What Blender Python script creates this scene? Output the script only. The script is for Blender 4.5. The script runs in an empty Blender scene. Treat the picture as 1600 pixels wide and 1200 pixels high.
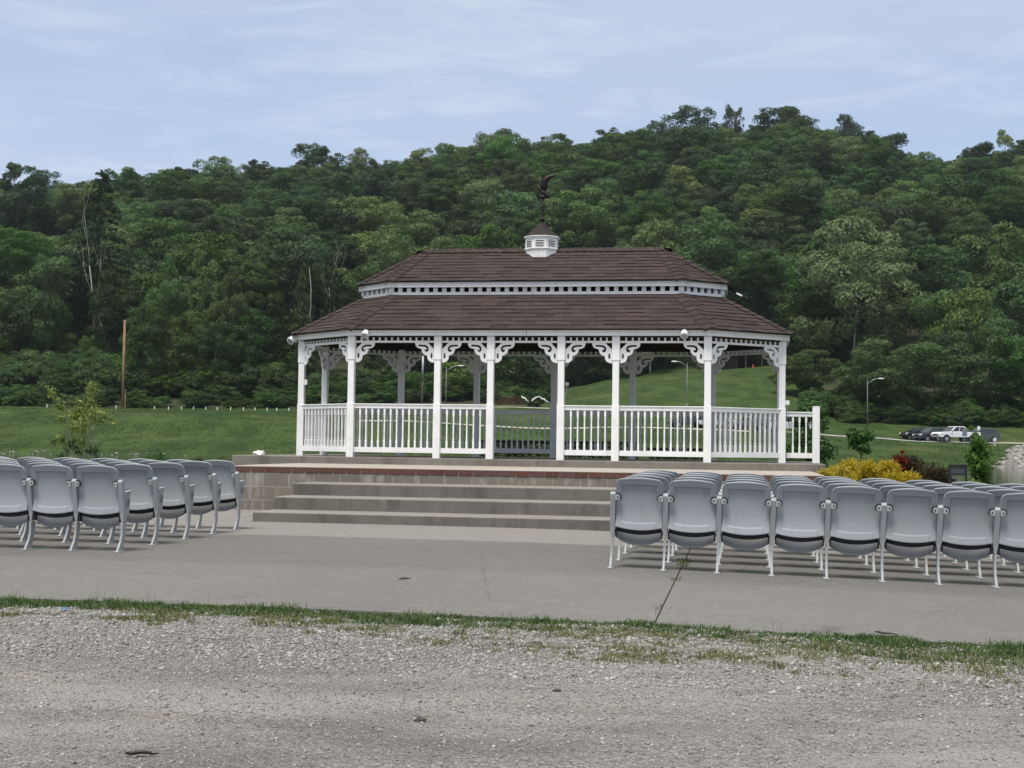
import bpy, bmesh, math, random
import numpy as np
from mathutils import Vector, Matrix, noise as mnoise
R = math.radians
C = bpy.context.scene.collection
D = bpy.data
scene = bpy.context.scene

# ------------------------------------------------------------------ camera constants (solved from the photograph)
CAMH = 1.085
FPX, PITCH, ROLL = 2159.35, .0438, .0138
GTH, GX, GY, GZ = -.1667, .5373, 25.706, .829      # the stage frame: yaw, origin, deck height
cg, sg = math.cos(GTH), math.sin(GTH)
def W(lx, ly, z=0.0): return (GX + cg*lx - sg*ly, GY + sg*lx + cg*ly, z)
def LOC(x, y):
    a, b = x-GX, y-GY
    return (cg*a + sg*b, -sg*a + cg*b)
def hor(u): return 694.6 + ROLL*(u-800)
def at(u, v, d):                                    # the point seen at photo pixel (u, v), d metres ahead
    dv = v-600; du = u-800
    x = (math.cos(ROLL)*du + math.sin(ROLL)*dv)/FPX
    y = (-math.sin(ROLL)*du + math.cos(ROLL)*dv)/FPX
    c, s = math.cos(PITCH), math.sin(PITCH)
    ry, rz = c + s*y, s - c*y
    return Vector((x/ry*d, d, rz/ry*d + CAMH))

# ------------------------------------------------------------------ mesh builder
class MB:
    def __init__(s): s.v = []; s.f = []; s.m = []; s.uv = []; s.hasuv = False
    def add(s, vs, fs, m=0, uvs=None):
        o = len(s.v); s.v += [tuple(p) for p in vs]
        for i, f in enumerate(fs):
            s.f.append([o+k for k in f]); s.m.append(m)
            if uvs: s.uv.append(uvs[i]); s.hasuv = True
            else: s.uv.append([(0, 0)]*len(f))
        return s
    def box(s, c, d, m=0, M=None):
        x, y, z = c; a, b, h = d[0]/2, d[1]/2, d[2]/2
        vs = [Vector((x+i*a, y+j*b, z+k*h)) for k in (-1, 1) for j in (-1, 1) for i in (-1, 1)]
        if M is not None: vs = [M @ p for p in vs]
        return s.add(vs, [(0,2,3,1), (4,5,7,6), (0,1,5,4), (2,6,7,3), (0,4,6,2), (1,3,7,5)], m)
    def bar(s, p, q, w, h, m=0, up=(0,0,1)):
        p, q = Vector(p), Vector(q); t = (q-p).normalized(); u = Vector(up)
        r = t.cross(u)
        if r.length < 1e-4: r = t.cross(Vector((1, 0, 0)))
        r.normalize(); u = r.cross(t)
        vs = [e + r*i*w/2 + u*k*h/2 for e in (p, q) for k in (-1, 1) for i in (-1, 1)]
        return s.add(vs, [(0,1,3,2), (4,6,7,5), (0,4,5,1), (2,3,7,6), (0,2,6,4), (1,5,7,3)], m)
    def tube(s, pts, rad, n=8, m=0, cap=True):
        pts = [Vector(p) for p in pts]
        if not hasattr(rad, '__len__'): rad = [rad]*len(pts)
        vs = []; fs = []; ref = None
        for i, p in enumerate(pts):
            t = (pts[min(i+1, len(pts)-1)] - pts[max(i-1, 0)]).normalized()
            if ref is None: ref = t.orthogonal().normalized()
            a = (ref - t*ref.dot(t)).normalized(); b = t.cross(a); ref = a
            for k in range(n):
                w = 2*math.pi*k/n; vs.append(p + (a*math.cos(w) + b*math.sin(w))*rad[i])
        for i in range(len(pts)-1):
            for k in range(n):
                fs.append((i*n+k, i*n+(k+1) % n, (i+1)*n+(k+1) % n, (i+1)*n+k))
        if cap: fs.append(tuple(range(n-1, -1, -1))); fs.append(tuple((len(pts)-1)*n+k for k in range(n)))
        return s.add(vs, fs, m)
    def lathe(s, prof, c=(0,0,0), n=12, m=0, rot=0.0, M=None, cap=True):      # prof: (radius, z)
        vs = []; fs = []
        for r, z in prof:
            for k in range(n):
                w = 2*math.pi*k/n + rot; p = Vector((c[0]+r*math.cos(w), c[1]+r*math.sin(w), c[2]+z))
                vs.append(M @ p if M is not None else p)
        for i in range(len(prof)-1):
            for k in range(n): fs.append((i*n+k, i*n+(k+1) % n, (i+1)*n+(k+1) % n, (i+1)*n+k))
        if cap: fs.append(tuple(range(n-1, -1, -1))); fs.append(tuple((len(prof)-1)*n+k for k in range(n)))
        return s.add(vs, fs, m)
    def prism(s, poly, axis, lo, hi, m=0, M=None):                            # extrude a 2D polygon along an axis
        def P(a, b, t): return Vector((t, a, b)) if axis == 'x' else Vector((a, t, b)) if axis == 'y' else Vector((a, b, t))
        n = len(poly); vs = [P(a, b, lo) for a, b in poly] + [P(a, b, hi) for a, b in poly]
        if M is not None: vs = [M @ p for p in vs]
        fs = [tuple(range(n-1, -1, -1)), tuple(range(n, 2*n))] + [(i, (i+1) % n, n+(i+1) % n, n+i) for i in range(n)]
        return s.add(vs, fs, m)
    def ball(s, c, r, n=10, m=0, sc=(1,1,1), M=None):
        k = max(4, n//2); prof = [(math.sin(math.pi*i/k), -math.cos(math.pi*i/k)) for i in range(k+1)]
        vs = []; fs = []
        for a, z in prof:
            for j in range(n):
                w = 2*math.pi*j/n; p = Vector((a*math.cos(w)*r*sc[0], a*math.sin(w)*r*sc[1], z*r*sc[2]))
                if M is not None: p = M @ p
                vs.append(p + Vector(c))
        for i in range(k):
            for j in range(n): fs.append((i*n+j, i*n+(j+1) % n, (i+1)*n+(j+1) % n, (i+1)*n+j))
        return s.add(vs, fs, m)
    def build(s, name, mats, parent=None, smooth=False, bevel=0, bseg=1, loc=None, fix=True):
        me = D.meshes.new(name); me.from_pydata(s.v, [], s.f)
        if not isinstance(mats, (list, tuple)): mats = [mats]
        for m in mats: me.materials.append(m)
        if len(mats) > 1: me.polygons.foreach_set('material_index', s.m)
        if s.hasuv:
            l = me.uv_layers.new(name='UVMap')
            l.data.foreach_set('uv', [c for f in s.uv for p in f for c in p])
        if fix:
            bm = bmesh.new(); bm.from_mesh(me); bmesh.ops.recalc_face_normals(bm, faces=bm.faces); bm.to_mesh(me); bm.free()
        return link(name, me, parent, smooth, bevel, bseg, loc)
def link(name, me, parent=None, smooth=False, bevel=0, bseg=1, loc=None):
    if smooth: me.polygons.foreach_set('use_smooth', [True]*len(me.polygons))
    o = D.objects.new(name, me); C.objects.link(o)
    if parent: o.parent = parent
    if loc is not None: o.location = loc
    if bevel:
        b = o.modifiers.new('edge', 'BEVEL'); b.width = bevel; b.segments = bseg; b.limit_method = 'ANGLE'; b.angle_limit = R(40)
    return o
def raw(name, v, f, mats, parent=None, smooth=False, k=4):
    """numpy verts (n,3) and faces (m,k) -> object"""
    me = D.meshes.new(name); v = np.asarray(v, np.float32); f = np.asarray(f, np.int32)
    k = f.shape[1]
    me.vertices.add(len(v)); me.vertices.foreach_set('co', v.ravel())
    me.loops.add(f.size); me.loops.foreach_set('vertex_index', f.ravel())
    me.polygons.add(len(f)); me.polygons.foreach_set('loop_start', np.arange(0, f.size, k, dtype=np.int32))
    try: me.polygons.foreach_set('loop_total', np.full(len(f), k, np.int32))
    except Exception: pass
    for m in (mats if isinstance(mats, (list, tuple)) else [mats]): me.materials.append(m)
    me.update(calc_edges=True); me.validate()
    return link(name, me, parent, smooth)
def tag(o, label=None, cat=None, group=None, kind=None):
    if label: o['label'] = label
    if cat: o['category'] = cat
    if group: o['group'] = group
    if kind: o['kind'] = kind
    return o
def empty(name, loc=(0,0,0), rz=0.0, label=None, cat=None, group=None):
    o = D.objects.new(name, None); C.objects.link(o); o.location = loc; o.rotation_euler = (0, 0, rz); o.empty_display_size = .2
    return tag(o, label, cat, group)
def kids(o): return [c for c in D.objects if c.parent == o]
def copy_tree(o, parent=None, ch=None):
    c = o.copy(); C.objects.link(c)
    if parent: c.parent = parent
    for k in kids(o): copy_tree(k, c)
    return c

# ------------------------------------------------------------------ materials
class NT:
    def __init__(s, name, rough=.6, spec=.3, metal=0):
        s.m = D.materials.new(name); s.m.use_nodes = True; s.t = s.m.node_tree; s.n = s.t.nodes; s.l = s.t.links
        s.b = s.n['Principled BSDF']; s.out = s.n['Material Output']
        s.b.inputs['Roughness'].default_value = rough; s.b.inputs['Specular IOR Level'].default_value = spec; s.b.inputs['Metallic'].default_value = metal
        s._c = None
    def node(s, t, **kw):
        n = s.n.new(t)
        for k, v in kw.items(): setattr(n, k, v)
        return n
    def co(s, kind='Object'):
        if s._c is None: s._c = s.node('ShaderNodeTexCoord')
        return s._c.outputs[kind]
    def pos(s): return s.node('ShaderNodeNewGeometry').outputs['Position']
    def noise(s, scale, detail=4, rough=.55, vec=None, dist=0, stretch=None):
        v = vec if vec is not None else s.co()
        if stretch:
            mp = s.node('ShaderNodeMapping'); s.l.new(v, mp.inputs['Vector']); mp.inputs['Scale'].default_value = stretch; v = mp.outputs[0]
        n = s.node('ShaderNodeTexNoise'); n.inputs['Scale'].default_value = scale; n.inputs['Detail'].default_value = detail
        n.inputs['Roughness'].default_value = rough; n.inputs['Distortion'].default_value = dist; s.l.new(v, n.inputs['Vector'])
        return n.outputs['Fac']
    def voro(s, scale, vec=None, out='Distance', rnd=1, feature='F1'):
        n = s.node('ShaderNodeTexVoronoi', feature=feature); n.inputs['Scale'].default_value = scale; n.inputs['Randomness'].default_value = rnd
        s.l.new(vec if vec is not None else s.co(), n.inputs['Vector']); return n.outputs[out]
    def ramp(s, fac, stops):
        n = s.node('ShaderNodeValToRGB'); cr = n.color_ramp
        while len(cr.elements) < len(stops): cr.elements.new(.5)
        for e, (p, c) in zip(cr.elements, stops):
            e.position = p; e.color = (c, c, c, 1) if not hasattr(c, '__len__') else (*c[:3], 1)
        s.l.new(fac, n.inputs['Fac']); return n.outputs['Color']
    def mix(s, fac, a, b, blend='MIX'):
        n = s.node('ShaderNodeMix', data_type='RGBA', blend_type=blend)
        for sock, v in ((n.inputs[0], fac), (n.inputs[6], a), (n.inputs[7], b)):
            if hasattr(v, 'is_output') or isinstance(v, bpy.types.NodeSocket): s.l.new(v, sock)
            elif hasattr(v, '__len__'): sock.default_value = (*v[:3], 1)
            else: sock.default_value = v if sock == n.inputs[0] else (v, v, v, 1)
        return n.outputs[2]
    def math(s, op, a, b=None, c=None):
        n = s.node('ShaderNodeMath', operation=op)
        for i, v in enumerate((a, b, c)):
            if v is None: continue
            if isinstance(v, bpy.types.NodeSocket): s.l.new(v, n.inputs[i])
            else: n.inputs[i].default_value = v
        return n.outputs[0]
    def col(s, v):
        if isinstance(v, bpy.types.NodeSocket): s.l.new(v, s.b.inputs['Base Color'])
        else: s.b.inputs['Base Color'].default_value = (*v[:3], 1)
        return s
    def rough(s, v): s.l.new(v, s.b.inputs['Roughness']); return s
    def bump(s, h, strength=.4, dist=.02):
        n = s.node('ShaderNodeBump'); n.inputs['Strength'].default_value = strength; n.inputs['Distance'].default_value = dist
        s.l.new(h, n.inputs['Height']); s.l.new(n.outputs[0], s.b.inputs['Normal']); return s
    def island(s): return s.node('ShaderNodeNewGeometry').outputs['Random Per Island']
    def objrand(s): return s.node('ShaderNodeObjectInfo').outputs['Random']

def plain(name, c, rough=.6, spec=.3, metal=0, var=.12, scale=6, bump=0):
    t = NT(name, rough, spec, metal); n = t.noise(scale, 5)
    lo = tuple(x*(1-var) for x in c); hi = tuple(min(1, x*(1+var)) for x in c)
    t.col(t.ramp(n, [(.3, lo), (.7, hi)]))
    if bump: t.bump(t.noise(scale*8, 4), bump, .01)
    return t.m
def m_vinyl():
    t = NT('white_paint', .5, .35); n = t.noise(2.2, 6, .6)
    c = t.ramp(n, [(.25, (.70,.69,.66)), (.5, (.82,.82,.81)), (.8, (.86,.86,.86))])
    s = t.noise(9, 5, .7, stretch=(1, 1, .12)); c = t.mix(t.ramp(s, [(.56, 0), (.76, .45)]), c, (.52,.50,.45))
    t.col(c); return t.m
def m_shingle():
    t = NT('brown_shingle', .9, .15); uv = t.co('UV')
    b = t.node('ShaderNodeTexBrick'); t.l.new(uv, b.inputs['Vector']); b.offset = .5
    for k, v in (('Scale', 1), ('Mortar Size', .006), ('Mortar Smooth', .2), ('Brick Width', .31), ('Row Height', .135), ('Bias', 0)): b.inputs[k].default_value = v
    b.inputs['Color1'].default_value = (.024,.017,.016,1); b.inputs['Color2'].default_value = (.072,.048,.041,1); b.inputs['Mortar'].default_value = (.016,.012,.012,1)
    n = t.noise(1.1, 5, .6); c = t.mix(t.ramp(n, [(.35, 0), (.7, .55)]), b.outputs['Color'], (.050,.040,.038))
    g = t.noise(160, 3, .8); c = t.mix(.35, c, t.ramp(g, [(.3, .02), (.75, (.12,.095,.085))]))
    streak = t.noise(2.5, 4, .6, vec=uv, stretch=(3, .35, 1)); c = t.mix(t.ramp(streak, [(.55, 0), (.75, .45)]), c, (.030,.025,.026))
    t.col(c); t.bump(t.math('ADD', t.math('MULTIPLY', b.outputs['Fac'], -1), t.math('MULTIPLY', g, .6)), .5, .01); return t.m
def m_concrete(name, lo, hi, stain, s=1.0, bump=.25, streaks=0.0, apron=False):
    t = NT(name, .9, .15); P = t.co()
    a = t.noise(.55*s, 6, .62, P); b = t.noise(4*s, 6, .65, P); g = t.noise(130, 3, .7, P)
    c = t.ramp(a, [(.28, lo), (.72, hi)])
    c = t.mix(t.ramp(b, [(.40, .0), (.72, .5)]), c, stain)
    if streaks:
        k = t.noise(3.0, 5, .7, P, stretch=(1.2, 1, .22)); c = t.mix(t.ramp(k, [(.50, 0), (.70, streaks)]), c, tuple(x*.48 for x in lo))
        k2 = t.noise(6.0, 5, .75, P, stretch=(.7, 1, .6)); c = t.mix(t.ramp(k2, [(.60, 0), (.74, streaks*.7)]), c, tuple(min(1, x*1.35) for x in hi))
    if apron:
        sp = t.node('ShaderNodeSeparateXYZ'); t.l.new(P, sp.inputs[0])
        wob = t.math('MULTIPLY', t.noise(2.2, 4, .6, P), .22)
        y = t.math('ADD', sp.outputs['Y'], wob)
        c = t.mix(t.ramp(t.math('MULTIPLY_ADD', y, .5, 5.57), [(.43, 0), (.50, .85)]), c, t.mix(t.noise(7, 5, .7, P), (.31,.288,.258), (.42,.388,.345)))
        sk = t.noise(1.3, 6, .7, P, stretch=(.45, 2.2, 1)); c = t.mix(t.ramp(sk, [(.53, 0), (.68, .5)]), c, tuple(x*1.25 for x in hi))
        bg_ = t.noise(.32, 5, .62, P, dist=.6); c = t.mix(t.ramp(bg_, [(.40, .9), (.60, 0)]), c, tuple(x*.66 for x in lo))
        bl = t.noise(2.6, 6, .72, P, stretch=(.8, 1.4, 1)); c = t.mix(t.ramp(bl, [(.54, 0), (.68, .7)]), c, tuple(x*1.28 for x in hi))
        fl_ = t.noise(24, 5, .75, P, stretch=(.5, 1.6, 1)); c = t.mix(t.ramp(fl_, [(.56, 0), (.68, .5)]), c, tuple(x*.62 for x in lo))
        slab_band = t.math('ADD', y, t.math('MULTIPLY_ADD', t.noise(.7, 4, .6, P), .5, -.25)); c = t.mix(t.ramp(t.math('MULTIPLY_ADD', slab_band, .25, 3.85), [(.40, .45), (.52, 0)]), c, tuple(x*1.22 for x in hi)); c = t.mix(t.ramp(t.math('MULTIPLY_ADD', slab_band, .25, 3.85), [(.46, 0), (.56, .38)]), c, tuple(x*.72 for x in lo))  # front strip lighter, slab darker from there back to the apron
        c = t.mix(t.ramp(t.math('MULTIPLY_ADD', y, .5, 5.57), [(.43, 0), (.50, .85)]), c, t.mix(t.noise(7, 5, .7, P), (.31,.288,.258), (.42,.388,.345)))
        gr = t.noise(38, 4, .8, P, stretch=(.6, 1.3, 1)); c = t.mix(.55, c, t.ramp(gr, [(.34, tuple(x*.55 for x in lo)), (.66, tuple(x*1.35 for x in hi))]))
        sp2 = t.node('ShaderNodeSeparateXYZ'); t.l.new(P, sp2.inputs[0]); brk = t.ramp(t.noise(1.4, 4, .7, P), [(.42, 0), (.58, .6)])
        for ax_, v_, w_ in (('X', 1.74, .008), ('Y', -13.62, .014), ('X', -1.15, .006)):
            wv_ = t.math('ABSOLUTE', t.math('SUBTRACT', t.math('ADD', sp2.outputs[ax_], t.math('MULTIPLY_ADD', t.noise(3.5, 3, .6, P), .03, -.015)), v_))
            c = t.mix(t.math('MULTIPLY', t.ramp(t.math('DIVIDE', wv_, w_*2), [(.35, 1), (.5, 0)]), brk), c, (.075,.072,.068))
        st = t.voro(.8, P); c = t.mix(t.ramp(st, [(.02, .55), (.10, 0)]), c, (.10,.095,.09))
        cr = t.voro(.33, P, rnd=1, feature='DISTANCE_TO_EDGE'); cr2 = t.noise(1.7, 5, .6, P)
        c = t.mix(t.math('MULTIPLY', t.ramp(cr, [(.0015, .75), (.005, 0)]), t.ramp(cr2, [(.45, 0), (.6, 1)])), c, (.08,.075,.07))
    c = t.mix(.30, c, t.ramp(g, [(.3, tuple(x*.6 for x in lo)), (.7, tuple(min(1, x*1.25) for x in hi))]))
    t.col(c); t.bump(t.math('ADD', t.math('MULTIPLY', b, .4), t.math('MULTIPLY', g, .5)), bump, .008); return t.m
def m_block():
    t = NT('block_wall', .9, .15); P = t.co()
    sp = t.node('ShaderNodeSeparateXYZ'); t.l.new(P, sp.inputs[0]); cb = t.node('ShaderNodeCombineXYZ')
    t.l.new(sp.outputs['X'], cb.inputs[0]); t.l.new(sp.outputs['Z'], cb.inputs[1])
    b = t.node('ShaderNodeTexBrick'); t.l.new(cb.outputs[0], b.inputs['Vector'])
    for k, v in (('Scale', 1), ('Mortar Size', .006), ('Brick Width', .40), ('Row Height', .20)): b.inputs[k].default_value = v
    b.inputs['Color1'].default_value = (.165,.148,.124,1); b.inputs['Color2'].default_value = (.215,.192,.160,1); b.inputs['Mortar'].default_value = (.30,.28,.25,1)
    k = t.noise(2.2, 5, .7, P, stretch=(1.4, 1, .35)); c = t.mix(t.ramp(k, [(.52, 0), (.68, .75)]), b.outputs['Color'], (.42,.40,.37))
    k2 = t.noise(5, 5, .7, P); c = t.mix(t.ramp(k2, [(.55, 0), (.8, .5)]), c, (.12,.10,.08))
    t.col(c); t.bump(t.math('ADD', b.outputs['Fac'], t.noise(60, 3)), .3, .008); return t.m
def m_brick():
    t = NT('red_brick', .85, .2); r = t.island(); n = t.noise(30, 4)
    c = t.ramp(r, [(0, (.095,.042,.034)), (.5, (.125,.052,.041)), (1, (.105,.058,.048))]); c = t.mix(t.ramp(n, [(.5, 0), (.8, .4)]), c, (.24,.17,.14))
    t.col(c); t.bump(n, .3, .005); return t.m
def m_leaf(name, lo, hi, obj_var=.35, warm=(.11,.12,.03), rough=.55, trans=.38):
    t = NT(name, rough, .25); i = t.island(); o = t.objrand()
    c = t.ramp(i, [(0, lo), (1, hi)])
    hs = t.node('ShaderNodeHueSaturation'); t.l.new(c, hs.inputs['Color'])
    o2 = t.math('FRACT', t.math('MULTIPLY', o, 7.31)); o3 = t.math('FRACT', t.math('MULTIPLY', o, 23.7))
    t.l.new(t.math('MULTIPLY_ADD', o2, .040, .488), hs.inputs['Hue']); t.l.new(t.math('MULTIPLY_ADD', o3, .28, .90), hs.inputs['Saturation'])
    t.l.new(t.math('MULTIPLY_ADD', o, obj_var*2, 1-obj_var), hs.inputs['Value'])
    col = hs.outputs['Color']; t.col(col)
    tr = t.node('ShaderNodeBsdfTranslucent'); t.l.new(col, tr.inputs['Color']); mx = t.node('ShaderNodeMixShader'); mx.inputs[0].default_value = trans
    t.l.new(t.b.outputs[0], mx.inputs[1]); t.l.new(tr.outputs[0], mx.inputs[2]); t.l.new(mx.outputs[0], t.out.inputs['Surface'])
    return t.m
def m_gravel():
    t = NT('gravel', .92, .2); P = t.pos()
    v1 = t.voro(55, P, 'Color'); d1 = t.voro(55, P); v2 = t.voro(120, P, 'Color'); d2 = t.voro(120, P)
    g1 = t.node('ShaderNodeRGBToBW'); t.l.new(v1, g1.inputs[0]); g2 = t.node('ShaderNodeRGBToBW'); t.l.new(v2, g2.inputs[0])
    c = t.mix(.5, t.ramp(g1.outputs[0], [(.2, (.16,.150,.138)), (.5, (.265,.250,.232)), (.85, (.40,.38,.355))]), t.ramp(g2.outputs[0], [(.2, (.125,.116,.107)), (.8, (.32,.302,.28))]))
    big = t.noise(.55, 6, .65, P, stretch=(.55, 1.9, 1), dist=.4)       # compacted tan fines in streaks along the lot
    c = t.mix(t.ramp(big, [(.47, 0), (.57, .75)]), c, (.345,.328,.305))
    big2 = t.noise(1.1, 5, .6, P, stretch=(.5, 2.4, 1)); c = t.mix(t.ramp(big2, [(.57, 0), (.72, .62)]), c, (.38,.338,.280))
    big3 = t.noise(.9, 4, .6, P, stretch=(.6, 1.6, 1)); c = t.mix(t.ramp(big3, [(.34, .6), (.52, 0)]), c, (.125,.121,.118))
    t.col(c); h = t.math('ADD', t.math('MULTIPLY', d1, -1), t.math('MULTIPLY', d2, -.5)); t.bump(h, .85, .025); return t.m
def m_stone():
    t = NT('crushed_stone', .9, .2); i = t.island()
    c = t.ramp(i, [(0, (.11,.104,.098)), (.25, (.19,.181,.17)), (.6, (.265,.252,.236)), (.88, (.35,.333,.308)), (1, (.46,.44,.40))]); n = t.noise(60, 3)
    t.col(t.mix(.2, c, t.ramp(n, [(.3, .12), (.7, .5)]))); return t.m
def m_ground():
    """lawn, bank, bare earth under the woods: by place"""
    t = NT('turf', .95, .1); P = t.pos()
    a = t.noise(.09, 6, .65, P); b = t.noise(.5, 6, .7, P); g = t.noise(3.5, 4, .7, P)
    c = t.ramp(a, [(.30, (.034,.062,.017)), (.52, (.048,.080,.022)), (.75, (.070,.100,.029))])
    c = t.mix(t.ramp(b, [(.42, 0), (.7, .6)]), c, (.036,.066,.017))
    c = t.mix(t.ramp(g, [(.45, 0), (.75, .35)]), c, (.092,.125,.040))
    k = t.noise(.33, 5, .7, P, stretch=(1, .45, 1), dist=.5); c = t.mix(t.ramp(k, [(.44, .8), (.58, 0)]), c, (.024,.046,.013))
    k2 = t.noise(.12, 4, .6, P); c = t.mix(t.ramp(k2, [(.54, 0), (.70, .55)]), c, (.098,.105,.040))
    at_ = t.node('ShaderNodeAttribute', attribute_name='wild'); 
    w = t.ramp(t.math('ADD', at_.outputs['Fac'], t.math('MULTIPLY_ADD', b, .6, -.3)), [(.4, 0), (.6, 1)])
    c = t.mix(w, c, t.ramp(b, [(.35, (.026,.040,.016)), (.58, (.050,.056,.028)), (.72, (.095,.060,.046))]))
    t.col(c); t.bump(g, .6, .12); return t.m

VINYL = m_vinyl(); SHINGLE = m_shingle()
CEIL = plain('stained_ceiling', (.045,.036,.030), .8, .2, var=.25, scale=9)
PLINTH = m_concrete('weathered_concrete', (.170,.155,.134), (.25,.23,.20), (.110,.100,.085), 1.6, .3, .75)
STEPC = m_concrete('step_concrete', (.125,.117,.104), (.205,.193,.172), (.080,.075,.066), 1.4, .3, .8)
PAVE = m_concrete('pale_paving', (.34,.30,.265), (.44,.395,.35), (.27,.24,.21), 1.2, .2)
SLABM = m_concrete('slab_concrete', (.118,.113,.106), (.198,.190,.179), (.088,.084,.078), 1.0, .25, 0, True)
BLOCK = m_block(); BRICK = m_brick(); MORTAR = plain('mortar', (.36,.33,.30), .95, .1)
def m_seat():
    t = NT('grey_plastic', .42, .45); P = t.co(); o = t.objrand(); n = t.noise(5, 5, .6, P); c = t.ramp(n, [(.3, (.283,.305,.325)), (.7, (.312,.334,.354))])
    off = t.node('ShaderNodeVectorMath', operation='ADD'); t.l.new(P, off.inputs[0]); cb = t.node('ShaderNodeCombineXYZ'); t.l.new(t.math('MULTIPLY', o, 37), cb.inputs[0]); t.l.new(t.math('MULTIPLY', o, 11), cb.inputs[2]); t.l.new(cb.outputs[0], off.inputs[1])
    d = t.noise(7, 6, .7, off.outputs[0], stretch=(1, 1, .35)); c = t.mix(t.ramp(d, [(.55, 0), (.72, .32)]), c, (.17,.175,.175))
    s = t.noise(60, 4, .8, off.outputs[0], stretch=(1, 1, .15)); c = t.mix(t.ramp(s, [(.66, 0), (.74, .25)]), c, (.42,.44,.45))
    hs = t.node('ShaderNodeHueSaturation'); t.l.new(c, hs.inputs['Color']); t.l.new(t.math('MULTIPLY_ADD', t.math('FRACT', t.math('MULTIPLY', o, 5.7)), .16, .92), hs.inputs['Value']); t.col(hs.outputs['Color'])
    t.rough(t.ramp(d, [(.4, .40), (.7, .62)])); return t.m
CHAIR = m_seat()
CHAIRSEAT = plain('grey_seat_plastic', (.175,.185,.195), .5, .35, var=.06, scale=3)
def m_standard():
    t = NT('grey_painted_iron', .55, .35); n = t.noise(14, 5, .7); c = t.ramp(n, [(.35, (.29,.305,.32)), (.62, (.34,.355,.36)), (.75, (.45,.455,.45))]); t.col(c); return t.m
TREAD = m_concrete('worn_tread', (.20,.184,.162), (.29,.268,.238), (.16,.147,.13), 1.5, .3)
STAND = m_standard()
BLACK = plain('black_plastic', (.02,.02,.023), .5, .3)
DARKMETAL = plain('dark_bronze', (.022,.018,.017), .5, .5, .5)
LEAF = m_leaf('foliage', (.038,.078,.020), (.074,.124,.034))
LEAFPALE = m_leaf('pale_foliage', (.100,.155,.048), (.175,.230,.084), .12)
LEAFMID = m_leaf('bright_foliage', (.058,.114,.030), (.108,.170,.048), .22)
LEAFDARK = m_leaf('dark_foliage', (.027,.054,.019), (.052,.086,.028), .2)
LEAFYEL = m_leaf('golden_foliage', (.32,.275,.028), (.64,.53,.08), .1)
LEAFOLV = m_leaf('olive_foliage', (.15,.18,.045), (.36,.37,.16), .1)
LEAFRED = m_leaf('maroon_foliage', (.030,.024,.012), (.062,.034,.020), .2)
FLOWER = m_leaf('red_petals', (.14,.008,.014), (.28,.020,.028), .1)
BARK = plain('bark', (.065,.055,.045), .95, .1, var=.35, scale=4)
BARKPALE = plain('pale_bark', (.30,.28,.25), .9, .1, var=.3, scale=3)
BARKGREY = plain('grey_bark', (.14,.13,.115), .9, .1, var=.35, scale=3)
WOODPOLE = plain('raw_pole_wood', (.26,.17,.10), .85, .15, var=.2, scale=2)
GREYMETAL = plain('galvanised_metal', (.35,.36,.37), .45, .5, .6)
GRAVEL = m_gravel(); STONE = m_stone(); GROUND = m_ground()
GRASSB = m_leaf('grass_blade', (.045,.085,.016), (.14,.18,.05), .1, trans=.25)
GRASSDRY = m_leaf('dry_grass_blade', (.075,.105,.024), (.19,.19,.065), .1, trans=.25)
# ------------------------------------------------------------------ the bandstand gazebo (stage frame, z from its deck)
GL, GW, GEX, GEY = 3.124, 1.795, 4.391, .723
gz = empty('gazebo', (GX, GY, GZ), GTH, 'white elongated gazebo bandstand with two tiered brown shingle roof on concrete stage', 'gazebo')
def offset(poly, o):
    n = len(poly); out = []
    for i in range(n):
        a, b, c = Vector(poly[i-1]), Vector(poly[i]), Vector(poly[(i+1) % n])
        d1, d2 = (b-a).normalized(), (c-b).normalized(); n1, n2 = Vector((d1.y, -d1.x)), Vector((d2.y, -d2.x))
        k = (n1+n2); k = k/(k.dot(n1)); out.append(tuple(b + k*o))
    return out
OCT = [(-GL,-GW), (GL,-GW), (GEX,-GEY), (GEX,GEY), (GL,GW), (-GL,GW), (-GEX,GEY), (-GEX,-GEY)]
HF = 2.023; ZF0, ZF1 = 2.14, 2.262
front = [-GL, -1.563, -.618, .618, 1.563, GL]; rear = [-GL + k*GL/2 for k in range(5)]
pts = [(x, -GW) for x in front] + [(GEX,-GEY), (GEX,GEY)] + [(x, GW) for x in rear[::-1]] + [(-GEX,GEY), (-GEX,-GEY)]
NP_ = len(pts)
def side_ang(i):
    a, b = Vector(pts[i]), Vector(pts[(i+1) % NP_]); return math.atan2(b.y-a.y, b.x-a.x)
def post_mesh():
    mb = MB()
    mb.box((0,0,.475), (.128,.128,.97)); mb.box((0,0,1.34), (.112,.112,.76)); mb.box((0,0,1.93), (.132,.132,.42))
    return mb
for i, (x, y) in enumerate(pts):
    rz = 0.0 if abs(abs(y)-GW) < 1e-6 else R(90)
    if i == 0: ob = post_mesh().build('post', VINYL, gz, bevel=.006); me0 = ob.data
    else:
        ob = D.objects.new('post', me0); C.objects.link(ob); ob.parent = gz
        b = ob.modifiers.new('edge', 'BEVEL'); b.width = .006; b.segments = 1; b.limit_method = 'ANGLE'
    ob.location = (x, y, 0); ob.rotation_euler = (0, 0, rz)
    if i == NP_-1:
        jb = MB().box((0,0,0), (.055,.04,.10)).box((0,-.025,0), (.035,.012,.07)).build('junction_box', VINYL, ob, bevel=.004); jb.location = (.03, -.09, 1.36) if rz == 0 else (-.03, -.086, 1.36)

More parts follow.
